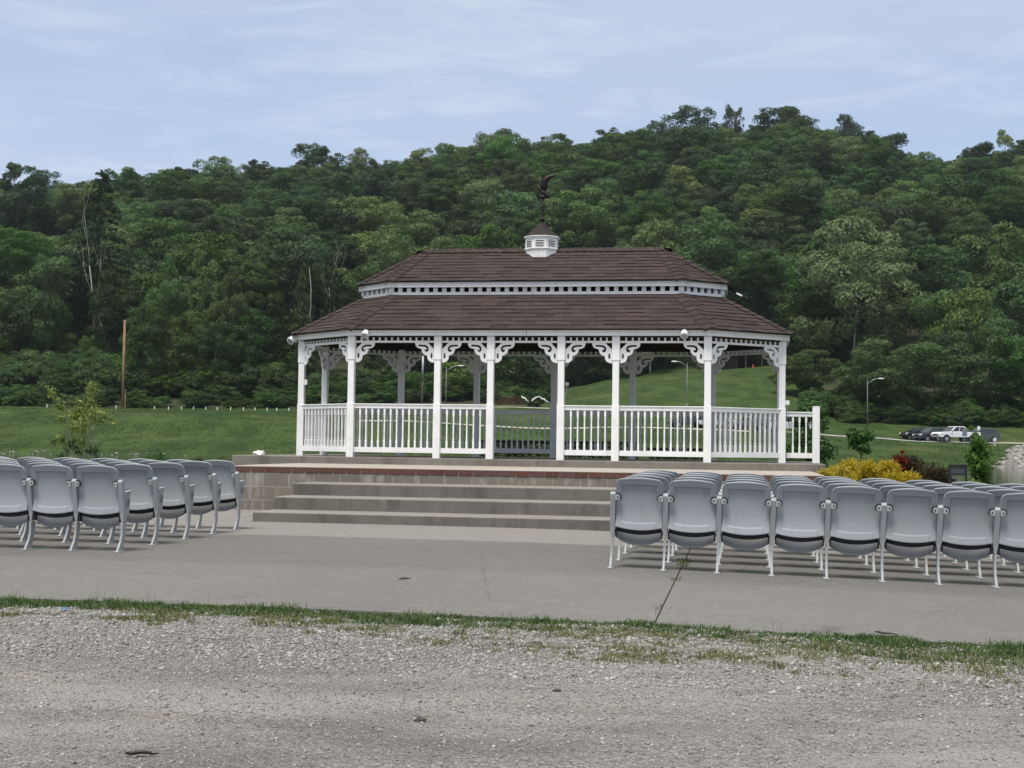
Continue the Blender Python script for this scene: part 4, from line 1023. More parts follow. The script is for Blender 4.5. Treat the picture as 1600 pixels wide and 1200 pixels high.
tree(905, 520, 90, 246, 'tall', LEAFDARK, 'dark tree at the crest of the lawn seen through the gazebo', zfrac=.25)
tree(1016, 500, 120, 246, 'broad', LEAFDARK, 'dark broad tree with a grey trunk standing on the lawn crest behind the gazebo', zfrac=.38, bark=BARKPALE, thick=.9)
tree(1190, 520, 120, 250, 'broad', LEAFDARK, 'dark tree behind the brown shelter on top of the lawn', zfrac=.3)
# -- left of the gazebo
tree(22, 254, 84, 340, 'airy', LEAFDARK, 'open dark tree rising above the skyline at the far left edge')
tree(60, 398, 92, 214, 'tallfine', LEAFMID, 'light green pointed tree above the thicket at the left edge', zfrac=.1)
tree(20, 455, 80, 212, 'round', LEAF, 'mid green low tree in the left corner beside the pointed light green one', zfrac=.1)
tree(258, 398, 74, 206, 'tallfine', LEAFMID, 'light green open crowned tree rising above the low ones right of the utility pole', zfrac=.12, bark=BARKGREY, limbs=3, thick=.45)
tree(318, 392, 88, 208, 'tallfine', LEAFMID, 'tall light green tree midway between the utility pole and the gazebo', zfrac=.12, bark=BARKGREY, limbs=3, thick=.45)
tree(356, 418, 76, 204, 'tallfine', LEAFMID, 'light green leafy tree right of the tall one and left of the gazebo eave', zfrac=.12, bark=BARKGREY, limbs=3, thick=.45)
tree(226, 470, 84, 200, 'grand', LEAF, 'low leafy tree just right of the utility pole top, dense to the ground', zfrac=.06)
tree(290, 486, 86, 201, 'grand', LEAFMID, 'low bright leafy tree at the hill foot under the tall light green tree', zfrac=.05)
tree(338, 505, 70, 199, 'grand', LEAF, 'small dense green tree at the hill foot left of the dusky conifer', zfrac=.05)
tree(385, 482, 84, 203, 'grand', LEAF, 'dense green tree low on the slope left of the gazebo, next to the dusky conifer', zfrac=.05)
tree(398, 410, 80, 226, 'airy', LEAF, 'grey green feathery tree between the light green pair and the conifer', zfrac=.2)
tree(470, 412, 70, 206, 'pine', LEAFMID, 'sparse green conifer with pale straight trunk beside the gazebo eave', zfrac=.12, bark=BARKPALE, limbs=0)
tree(520, 410, 70, 222, 'conifer', LEAFDARK, 'dark conifer rising behind the left roof slope of the gazebo', zfrac=.08, limbs=0)
tree(174, 426, 104, 218, 'grand', LEAFDARK, 'dark rounded tree at the foot of the white bare trunk', zfrac=.1)
tree(150, 268, 130, 262, 'pine', LEAFDARK, 'dark flat crowned pine above the white bare trunk on the left slope', zfrac=.35, limbs=3)
tree(430, 520, 80, 205, 'conifer', LEAFDARK, 'dusky conifer low beside the left front corner of the gazebo', zfrac=.06, limbs=0)
bare_tree(166, 318, 640, 232, 'white forked dead trunk standing among dark pines on the left slope', BARKPALE, 4, .2, .0075)
bare_tree(512, 372, 640, 240, 'bare grey forked snag above the left end of the gazebo roof', BARKPALE, 9, .3, .006)

# -- hillside woodland: a far mass of crowns, one object
def woodland():
    rng = np.random.default_rng(12); pts = []; tries = 0
    cell = {}
    N = 26000; dd = np.sqrt(rng.uniform(190**2, 575**2, N)); uu = rng.uniform(-420, 2050, N)
    start = np.interp(uu, [-420, 0, 470, 620, 760, 860, 885, 1245, 1262, 1300, 2050], [206, 206, 206, 212, 222, 236, 254, 256, 204, 192, 190])
    T = np.array(tree_things)
    P = []; S = []; HH = []
    for u, d, st_ in zip(uu, dd, start):
        if d < st_: continue
        w = rng.uniform(9, 17); x = (u-800)/FPX*d
        # keep a clear view of the trees that are built one by one
        wpx = w/d*FPX
        near = (np.abs(T[:,0]-u) < (T[:,2]*.36+wpx*.30)) & (d < T[:,1]+5) & (d > T[:,1]-55)
        if near.any(): continue
        key = (int(x//7), int(d//7)); sp = .53*w if d < 440 else .38*w; ok = True
        for i in range(-2, 3):
            for j in range(-2, 3):
                for (qx, qd, qs) in cell.get((key[0]+i, key[1]+j), ()):
                    if (qx-x)**2+((qd-d))**2 < (sp*.5+qs*.5)**2: ok = False; break
                if not ok: break
            if not ok: break
        if not ok: continue
        cell.setdefault(key, []).append((x, d, sp)); P.append((x, d)); h = rng.uniform(13, 21)*(.8+.4*rng.random()) if d > 225 else rng.uniform(9, 16)
        zf = 1.0 if d < 450 else 1.15
        if d > 450: h = rng.uniform(12, 14.5)
        S.append((w*rng.uniform(.95, 1.2)*zf, w*rng.uniform(.95, 1.2)*zf, min(h, w*rng.uniform(.68, .98)*zf))); HH.append(h)
    P = np.array(P); S = np.array(S); z = ground_z(P[:,0], P[:,1]); V = np.column_stack([P[:,0], P[:,1], z+np.maximum(.3, np.array(HH)-S[:,2])])
    me = D.meshes.new('woodland'); me.vertices.add(len(V)); me.vertices.foreach_set('co', V.astype(np.float32).ravel())
    a = me.attributes.new('scl', 'FLOAT_VECTOR', 'POINT'); a.data.foreach_set('vector', S.astype(np.float32).ravel())
    a = me.attributes.new('rot', 'FLOAT_VECTOR', 'POINT'); rt = np.zeros_like(V); rt[:,2] = rng.random(len(V))*6.283; rt[:,:2] = rng.normal(0, .06, (len(V),2)); a.data.foreach_set('vector', rt.astype(np.float32).ravel())
    o = D.objects.new('woodland', me); C.objects.link(o); tag(o, kind='stuff')
    srcs = WOODSRC
    scatter(o, srcs); print('woodland', len(V))
def scatter(o, srcs):
    ng = D.node_groups.new('scatter_'+o.name, 'GeometryNodeTree'); ng.interface.new_socket('Geometry', in_out='INPUT', socket_type='NodeSocketGeometry'); ng.interface.new_socket('Geometry', in_out='OUTPUT', socket_type='NodeSocketGeometry')
    gi = ng.nodes.new('NodeGroupInput'); go = ng.nodes.new('NodeGroupOutput'); ip = ng.nodes.new('GeometryNodeInstanceOnPoints'); jn = ng.nodes.new('GeometryNodeJoinGeometry')
    for s in srcs:
        oi = ng.nodes.new('GeometryNodeObjectInfo'); oi.inputs['Object'].default_value = s; oi.transform_space = 'ORIGINAL'; oi.inputs['As Instance'].default_value = True; ng.links.new(oi.outputs['Geometry'], jn.inputs[0])
    ng.links.new(gi.outputs[0], ip.inputs['Points']); ng.links.new(jn.outputs[0], ip.inputs['Instance']); ip.inputs['Pick Instance'].default_value = True
    def attr(nm, ty):
        n = ng.nodes.new('GeometryNodeInputNamedAttribute'); n.data_type = ty; n.inputs['Name'].default_value = nm; return n.outputs[0]
    ng.links.new(attr('scl', 'FLOAT_VECTOR'), ip.inputs['Scale'])
    er = ng.nodes.new('FunctionNodeEulerToRotation'); ng.links.new(attr('rot', 'FLOAT_VECTOR'), er.inputs[0]); ng.links.new(er.outputs[0], ip.inputs['Rotation'])
    ng.links.new(ip.outputs[0], go.inputs[0]); m = o.modifiers.new('scatter', 'NODES'); m.node_group = ng
bycrown = {}
for o in list(C.objects):
    if o.name.split('.')[0] == 'crown' and o.type == 'MESH': bycrown.setdefault((o.data.name, o.material_slots[0].material.name), o)
def src(key, leafm): return bycrown.get(('crown_'+key, leafm.name))
print(sorted(bycrown)); WOODSRC = [s for s in (src('broad', LEAF), src('lumpy', LEAF), src('airy', LEAF), src('round', LEAF), src('grand', LEAF), src('broad', LEAFDARK), src('lumpy', LEAFDARK), src('airy', LEAFDARK), src('round', LEAFMID), src('broad', LEAFMID), src('round', LEAFPALE), src('lumpy', LEAFMID), src('grand', LEAFMID)) if s]
woodland()
# -- thicket along the foot of the left slope and under the right-hand trees: undergrowth in one mass
def undergrowth():
    rng = np.random.default_rng(22); P = []; S = []
    for k in range(2250):
        u = rng.uniform(-300, 1950) if k < 1500 else rng.uniform(-300, 440)
        lo, hi = np.interp(u, [-300, 200, 420, 620, 700, 860, 880, 1240, 1262, 1950], [187, 187, 190, 196, 200, 206, 250, 252, 187, 184]), np.interp(u, [-300, 200, 420, 620, 860, 880, 1240, 1262, 1950], [222, 220, 214, 214, 224, 258, 260, 200, 198])
        d = rng.uniform(lo, hi); x = (u-800)/FPX*d
        f = (d-lo)/(hi-lo)
        if k < 1500 and f < .35 and 60 < u < 430 and rng.random() < .6: continue
        s = rng.uniform(2.2, 4.6); h = s*rng.uniform(.5, .95)*(.6+.55*f) + (2.2*f if u < 220 else 0)
        if k >= 1500: f = rng.uniform(.3, 1); d = 195+f*15; x = (u-800)/FPX*d; s = rng.uniform(4, 7.5); h = rng.uniform(3, 5.2)*np.interp(u, [-300, 200, 260, 440], [1, 1, .8, .95])
        P.append((x, d)); S.append((s, s, h))
    P = np.array(P); S = np.array(S); V = np.column_stack([P[:,0], P[:,1], ground_z(P[:,0], P[:,1])-.15])
    me = D.meshes.new('undergrowth'); me.vertices.add(len(V)); me.vertices.foreach_set('co', V.astype(np.float32).ravel())
    a = me.attributes.new('scl', 'FLOAT_VECTOR', 'POINT'); a.data.foreach_set('vector', S.astype(np.float32).ravel())
    a = me.attributes.new('rot', 'FLOAT_VECTOR', 'POINT'); rt = np.zeros_like(V); rt[:,2] = rng.random(len(V))*6.283; rt[:,:2] = rng.normal(0, .22, (len(V),2)); a.data.foreach_set('vector', rt.astype(np.float32).ravel())
    o = D.objects.new('undergrowth', me); C.objects.link(o); tag(o, kind='stuff'); scatter(o, [s for s in (src('broad', LEAF), src('lumpy', LEAFMID), src('round', LEAF), src('broad', LEAFDARK), src('lumpy', LEAF), src('round', LEAFMID), src('airy', LEAF)) if s])
undergrowth()
# rough grass over the far bank: blades in one mass
def bank_grass():
    rng = np.random.default_rng(31); n = 60000; u = rng.uniform(-120, 1720, n); d = rng.uniform(137, 190, n); x = (u-800)/FPX*d
    cl = fbm(x*.16, d*.30, 4, 55)+.5; hi = np.interp(u, [0, 500, 620, 1240, 1300], [190, 190, 163, 163, 164]); k = (d < hi) & (cl > .36+.12*rng.random(n)); x, d, cl = x[k], d[k], cl[k]
    blades('bank_grass', x, d, ground_z(x, d), rng.uniform(.03, .11, len(x))*(.3+cl*1.3), rng.uniform(.06, .15, len(x)), m_bank, rng, .9)
m_bank = m_leaf('bank_blade', (.036,.066,.017), (.062,.100,.028), .1, trans=.3)
bank_grass()
# ------------------------------------------------------------------ planting round the stage
def stems(mb, base, H, n, spread, r, seed, curve=.3):
    rng = random.Random(seed); tips = []
    for k in range(n):
        a = rng.random()*6.283; s = spread*rng.uniform(.3, 1); p = Vector(base); d = Vector((math.cos(a)*s, math.sin(a)*s, 1)); pts = [p.copy()]
        h = H*rng.uniform(.65, 1)
        for i in range(1, 6): f = i/5; pts.append(Vector(base)+Vector((math.cos(a)*s*h*f**1.3, math.sin(a)*s*h*f**1.3, h*f))+Vector((rng.uniform(-.02,.02), rng.uniform(-.02,.02), 0)))
        mb.tube(pts, [r*(1-.75*i/5) for i in range(6)], 5); tips.append(pts)
    return tips
def shrub(name, pos, w, h, lobes_, n, leaf, mat, label, cat, seed, stem=BARK, nstem=5, aspect=.5, flat=1.0, up=.25):
    t = empty(name, pos, 0, label, cat); rng = np.random.default_rng(seed); c = []; r = []
    for k in range(lobes_):
        z = rng.uniform(.18, .86); m = dome()(z); rr = rng.uniform(.10, .19); a = rng.random()*6.283; q = max(0, m-rr*.6)*math.sqrt(rng.uniform(.2, 1)); c.append((q*math.cos(a)*w, q*math.sin(a)*w, min(z, 1-rr*.7)*h)); r.append(rr*(w+h)/2)
    V, F = leafcloud(c, r, n, leaf, rng, up, (.45, 1.08), aspect, flat=flat); V[:,2] = np.maximum(V[:,2], .01)
    raw('foliage', V, F, mat, t)
    mb = MB(); stems(mb, (0,0,-.15), h*.8, nstem, .35*w/h, .018, seed); mb.build('stem', stem, t); return t
def gp(u, d, dz=0): 
    p = gpt(u, d); p.z += dz; return p
# golden thread cypress: drooping strands
def golden(pos, w, h, label, seed):
    t = empty('golden_shrub', pos, 0, label, 'shrub'); rng = np.random.default_rng(seed); c = []; r = []
    for k in range(34):
        a = rng.random()*6.283; q = math.sqrt(rng.random())*.46; z = (.25+.62*rng.random())*(1-1.1*q*q); c.append((q*math.cos(a)*w, q*math.sin(a)*w*.8, z*h)); r.append(rng.uniform(.10, .17)*w*.6)
    c = np.array(c); r = np.array(r); n = 11000; i = rng.choice(len(r), n); dv = rng.normal(size=(n,3)); dv[:,2] = dv[:,2]*.7+.35; dv /= np.linalg.norm(dv, axis=1)[:,None]
    p0 = c[i]+dv*r[i][:,None]*rng.uniform(.55, 1.0, n)[:,None]; L_ = rng.uniform(.05, .14, n)[:,None]
    out = dv*np.array([1,1,.8])+np.array([0,0,.25]); p1 = p0+out*L_*.6+np.array([0,0,.01]); p2 = p0+out*L_ - np.array([0,0,1])*L_*rng.uniform(.0, .45, n)[:,None]
    s = np.cross(out, rng.normal(size=(n,3))); s /= np.linalg.norm(s, axis=1)[:,None]; s *= rng.uniform(.004, .009, n)[:,None]
    V = np.stack([p0-s, p0+s, p1+s, p1-s, p2+s*.3, p2-s*.3], 1).reshape(-1, 3); b = (np.arange(n)*6)[:,None]; F = np.concatenate([b+np.array([[0,1,2,3]]), b+np.array([[3,2,4,5]])])
    V[:,2] = np.maximum(V[:,2], 0); raw('foliage', V, F, LEAFYEL, t)
    mb = MB(); stems(mb, (0,0,-.1), h*.7, 7, .5, .016, seed); mb.build('stem', BARK, t); return t
def shrub_at(u, vtop, d, w=None):
    g = gp(u, d); top = at(u, vtop, d); return g, top.z-g.z
g, h = shrub_at(1362, 703, 22.5); golden(g, 1.45, h, 'golden yellow feathery shrub behind the right block of seats', 3)
g, h = shrub_at(1302, 716, 21.8); golden(g, .62, h, 'small golden yellow shrub touching the right end of the concrete plinth', 5)
g, h = shrub_at(1412, 706, 24.0); t = shrub('red_flowering_shrub', g, 1.0, h, 18, 5200, .022, LEAFRED, 'loose dark shrub with red flowers behind the golden yellow shrub', 'shrub', 4)
rng_ = np.random.default_rng(14); cc = [(rng_.uniform(-.42,-.02), rng_.uniform(-.35,-.1), h*rng_.uniform(.72,1.0)) for _ in range(12)]
V, F = leafcloud(cc, [.06]*12, 420, .020, rng_, .3, (.2, 1)); raw('red_blossom', V, F, FLOWER, t)
g, h = shrub_at(1452, 724, 22.6); shrub('maroon_shrub', g, 1.1, h, 18, 5200, .020, LEAFRED, 'low maroon and green shrub right of the golden yellow one', 'shrub', 6)
g, h = shrub_at(1345, 668, 25.0); t = empty('young_tree', g, 0, 'small round headed young tree on a bare stem above the golden shrub', 'tree')
rng_ = np.random.default_rng(5); V, F = leafcloud([(0,0,h-.18),(-.14,0,h-.12),(.15,.05,h-.14),(.02,.1,h-.30),(.05,-.1,h-.38),(-.1,.05,h-.32)], [.14,.12,.12,.13,.12,.12], 900, .042, rng_, .1, (.4, 1.1), .6); raw('crown', V, F, LEAFMID, t)
mb = MB(); mb.tube([(0,0,-.1),(.02,0,h*.5),(0,0,h-.15)], [.016,.013,.008], 6); mb.build('trunk', BARK, t)
g, h = shrub_at(1532, 665, 23.5); t = empty('young_tree', g, 0, 'slim upright young tree with hanging leaves right of the black frame', 'tree')
rng_ = np.random.default_rng(6); cs = [(rng_.normal(0,.07), rng_.normal(0,.07), h*z) for z in np.linspace(.28, .84, 11)] + [(-.07,0,h*.9),(-.14,.02,h*.97)]; V, F = leafcloud(cs, [.17,.19,.18,.17,.18,.17,.18,.19,.18,.16,.14,.07,.05], 2300, .042, rng_, -.2, (.3, 1.1), .5); raw('crown', V, F, LEAFMID, t)
mb = MB(); mb.tube([(0,0,-.1),(.01,0,h*.5),(-.03,0,h*.86),(-.14,.02,h)], [.018,.014,.008,.003], 6); mb.build('trunk', BARK, t)
g, h = shrub_at(1266, 617, 29.0); shrub('leafy_shrub', g, 1.0, h, 26, 5200, .052, LEAFMID, 'bright green leafy shrub behind the end post of the stage railing', 'shrub', 8, aspect=.55)
# sapling at the left: straggling upright with pale hanging leaves
g, h = shrub_at(128, 602, 27.0); t = empty('sapling', g, 0, 'straggly pale leaved sapling standing behind the left block of seats', 'tree')
mb = MB(); tips = stems(mb, (0,0,-.1), h*1.0, 9, .27, .012, 21); mb.build('stem', BARKPALE, t)
rng_ = np.random.default_rng(9); cs = []; rs = []
for (x, z, r_) in ((-.55,.93,.09),(-.42,.80,.10),(-.33,.70,.09),(.16,.98,.09),(.12,.86,.12),(0.0,.78,.13),(.22,.74,.13),(.34,.70,.10),(-.12,.72,.10),(.46,.74,.06),(.10,.64,.14),(-.18,.62,.10),(.56,.70,.05),(-.50,.52,.08),(-.25,.5,.09),(0,.5,.1),(.68,.66,.05)): cs.append((x, rng_.normal(0,.12), z*h)); rs.append(r_)
V, F = leafcloud(cs, [q*1.25 for q in rs], 2000, .044, rng_, -.25, (.1, 1.5), .36); raw('crown', V, F, LEAFOLV, t)
cs = [(rng_.uniform(-.4,.4), rng_.normal(0,.15), h*rng_.uniform(.12,.5)) for _ in range(26)]; V, F = leafcloud(cs, [.10]*26, 2200, .024, rng_, 0, (.2, 1.1), .4); raw('lower_leaves', V, F, LEAF, t)
g, h = shrub_at(330, 713, 25.0); shrub('maroon_shrub', g, .9, h+.04, 14, 3000, .020, LEAFRED, 'low reddish shrub at the left end of the concrete plinth', 'shrub', 16)
g, h = shrub_at(262, 704, 26.0); shrub('low_green_shrub', g, 1.3, h, 14, 3600, .022, LEAF, 'low dark green shrub behind the last row of left seats', 'shrub', 17)
# clipped hedge behind the stage, seen under the rear rail
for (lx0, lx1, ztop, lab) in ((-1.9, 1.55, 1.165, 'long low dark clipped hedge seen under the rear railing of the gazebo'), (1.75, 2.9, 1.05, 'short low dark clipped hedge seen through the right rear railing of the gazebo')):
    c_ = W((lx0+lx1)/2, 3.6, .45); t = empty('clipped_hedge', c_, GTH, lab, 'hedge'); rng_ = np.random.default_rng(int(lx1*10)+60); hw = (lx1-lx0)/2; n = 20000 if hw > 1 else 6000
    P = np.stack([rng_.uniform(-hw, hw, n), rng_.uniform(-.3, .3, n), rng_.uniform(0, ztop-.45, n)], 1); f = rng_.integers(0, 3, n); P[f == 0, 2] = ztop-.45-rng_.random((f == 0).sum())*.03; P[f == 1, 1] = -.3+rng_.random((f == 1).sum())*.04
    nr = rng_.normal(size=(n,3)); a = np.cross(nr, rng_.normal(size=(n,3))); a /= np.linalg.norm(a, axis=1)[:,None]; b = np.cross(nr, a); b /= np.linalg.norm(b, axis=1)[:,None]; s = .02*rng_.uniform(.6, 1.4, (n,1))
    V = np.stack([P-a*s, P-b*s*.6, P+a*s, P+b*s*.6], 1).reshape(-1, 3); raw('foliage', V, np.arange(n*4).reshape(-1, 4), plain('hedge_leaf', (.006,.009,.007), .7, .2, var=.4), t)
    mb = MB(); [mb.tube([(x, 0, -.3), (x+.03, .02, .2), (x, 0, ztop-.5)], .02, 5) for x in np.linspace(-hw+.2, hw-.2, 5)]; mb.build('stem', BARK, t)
# black framed sign stand right of the shrubs
g = gp(1497, 22.0); top = at(1497, 726, 22.0); t = empty('sign_frame', g, R(-4), 'small black framed panel on two posts behind the right block of seats', 'sign'); hh = top.z-g.z
mb = MB(); 
for s in (-1, 1): mb.bar((s*.13,0,-.1), (s*.13,0,hh), .025, .03)
mb.bar((-.13,0,hh-.012), (.13,0,hh-.012), .03, .025); mb.bar((-.13,0,hh-.155), (.13,0,hh-.155), .03, .025); mb.build('frame', BLACK, t); MB().box((0,.006,hh-.085), (.24,.008,.13)).build('panel', plain('dark_glass', (.05,.055,.06), .2, .5), t)
# shore stones at the right, dirt bed stones at left
def rocks(name, pts, smin, smax, mat, seed, flat=.6):
    rng = np.random.default_rng(seed); bm = bmesh.new(); bmesh.ops.create_icosphere(bm, subdivisions=1, radius=1); B = np.array([v.co for v in bm.verts]); FF = np.array([[v.index for v in f.verts] for f in bm.faces]); bm.free()
    n = len(pts); s = rng.uniform(smin, smax, (n,1,1))*rng.uniform(.6, 1.3, (n,1,3)); s[:,:,2] *= flat; V = B[None]*rng.uniform(.7, 1.2, (n,len(B),1))*s; V = V+np.array(pts)[:,None,:]; F = (FF[None]+(np.arange(n)*len(B))[:,None,None]).reshape(-1,3)
    return tag(raw(name, V.reshape(-1,3), F, mat), kind='stuff')
PALEROCK = NT('pale_rock', .9, .2); PALEROCK.col(PALEROCK.ramp(PALEROCK.island(), [(0, (.12,.113,.10)), (.5, (.22,.208,.19)), (1, (.34,.325,.30))])); PALEROCK = PALEROCK.m
rp = np.random.default_rng(41); pr = []
for k in range(2200):
    u = rp.uniform(1545, 1740); d = rp.uniform(134, 161)
    if u < 1560 + (d-136)*1.2 + rp.uniform(-6,6): continue
    p = gpt(u, d); pr.append((p.x, p.y, p.z+.05))
rocks('shore_rocks', pr, .12, .42, PALEROCK, 5)
pr = []
for k in range(110): u = rp.uniform(-60, 300); p = gpt(u, rp.uniform(134.5, 137.5)); pr.append((p.x, p.y, p.z+.05))
rocks('shore_pebbles', pr, .06, .16, PALEROCK, 6)
# ------------------------------------------------------------------ poles, lamps, markers, signs
g = gp(192, 186); top = at(192, 500, 186); H = top.z-g.z; t = empty('utility_pole', g, 0, 'tall bare wooden utility pole on the bank left of the gazebo', 'utility pole')
MB().tube([(0,0,-.5),(0,0,H)], [.20,.14], 10).build('pole', WOODPOLE, t, smooth=True); MB().lathe([(.05,H),(.07,H+.08),(.03,H+.2)], n=8).tube([(0,-.15,H-.3),(0,-.3,H-.3)], .03, 6).build('insulator', DARKMETAL, t)
wv0 = Vector(g)+Vector((0,0,H-4.0)); mb = MB(); P0 = wv0; P1 = wv0+Vector((-60,10,1.0)); mb.tube([P0.lerp(P1, i/14)-Vector((0,0,4*.8*(i/14)*(1-i/14))) for i in range(15)], .018, 5); tag(mb.build('utility_wire', BLACK), 'thin dark overhead wire running left from the wooden utility pole', 'wire')
g = gp(196, 182); top = at(196, 608, 182); tag(MB().tube([(0,0,-.3),(0,0,top.z-g.z)], .07, 6).build('guy_stake', WOODPOLE, None, loc=g), 'short yellowish wooden stake beside the foot of the utility pole', 'stake')
g = gp(660, 178); top = at(660, 556, 178); H = top.z-g.z; t = empty('utility_pole', g, 0, 'grey topped pole seen through the left long bay of the gazebo', 'utility pole')
MB().tube([(0,0,-.3),(0,0,H*.55)], [.17,.15], 8).build('pole', BARK, t, smooth=True); MB().tube([(0,0,H*.55),(.02,0,H)], [.16,.13], 8).build('upper_pole', GREYMETAL, t, smooth=True)
LAMPPOLE = plain('weathered_pole', (.16,.165,.16), .6, .4, .3)
def lamp(u, d, vtop, dirn, label, arm=2.2, vhead=None):
    g = gp(u, d); top = at(u, vtop, d); H = top.z-g.z; t = empty('street_lamp', g, 0, label, 'street lamp', 'street lamps by the lake road')
    MB().tube([(0,0,-.3),(0,0,H)], [.075,.05], 8).build('pole', LAMPPOLE, t, smooth=True)
    MB().tube([(0,0,H-.5),(dirn*arm*.45,0,H+.0),(dirn*arm*.75,0,H+.2),(dirn*arm,0,H+.22)], .045, 6).build('arm', GREYMETAL, t, smooth=True)
    MB().ball((dirn*(arm+.35),0,H+.22), .3, 10, sc=(1.5,.55,.38)).build('lamp_head', plain('lamp_white', (.6,.6,.58), .4, .4), t, smooth=True)
    if label.startswith('grey street lamp with a box'): MB().box((.0,-.14,H*.28), (.2,.16,.55)).build('control_box', GREYMETAL, t)
lamp(1356, 178, 594, 1, 'street lamp with a curved arm standing by the road right of the gazebo', 1.4)
lamp(697, 176, 574, 1, 'street lamp beside a round tree seen through the second bay of the gazebo', 1.5)
lamp(1074, 176, 568, -1, 'grey street lamp with a box on its pole before the green hill', 1.3)
WHITE = plain('white_sign', (.72,.74,.72), .5, .3, var=.05)
mk = None
for k, u in enumerate([74, 182, 242, 264, 284, 303, 322, 340, 361, 381, 399, 418, 433, 452]):
    g = gp(u, 177)
    if mk is None: mk = o = MB().tube([(0,0,-.2),(0,0,.42)], [.075,.06], 7).build('marker_post', WHITE); 
    else: o = mk.copy(); C.objects.link(o)
    o.location = g; o['label'] = 'short white marker post in a row along the top of the grass bank'; o['category'] = 'marker post'; o['group'] = 'white marker posts along the bank'
def sign(u, v, d, w, h, label, back=GREYMETAL, face=WHITE, cat='sign'):
    g = gp(u, d); c_ = at(u, v, d); z = c_.z-g.z; t = empty('road_sign', g, 0, label, cat)
    MB().bar((0,.03,-.3), (0,.03,z+h/2), .05, .05).build('post', GREYMETAL, t); MB().box((0,0,z), (w,.02,h)).build('sign_panel', face, t)
sign(1231, 629, 168, .48, .52, 'small blank white sign on a post just right of the gazebo')
sign(1530, 669, 163, .32, .48, 'small white sign on a thin post right of the parked pickup')
sign(1508, 676, 160, .55, .85, 'grey blue sign panel standing in front of the white pickup', face=plain('blue_grey_sign', (.16,.19,.24), .5, .3))
g = gp(1555, 161); top = at(1555, 684, 161); t = empty('bollard', g, 0, 'stout white bollard by the road right of the parked vehicles', 'bollard'); MB().box((0,0,(top.z-g.z)/2), (.26,.2,top.z-g.z)).build('post', plain('bollard_grey', (.4,.42,.4), .6, .3), t, bevel=.03); MB().box((0,-.11,(top.z-g.z)*.8), (.27,.02,.35)).build('white_plate', WHITE, t)
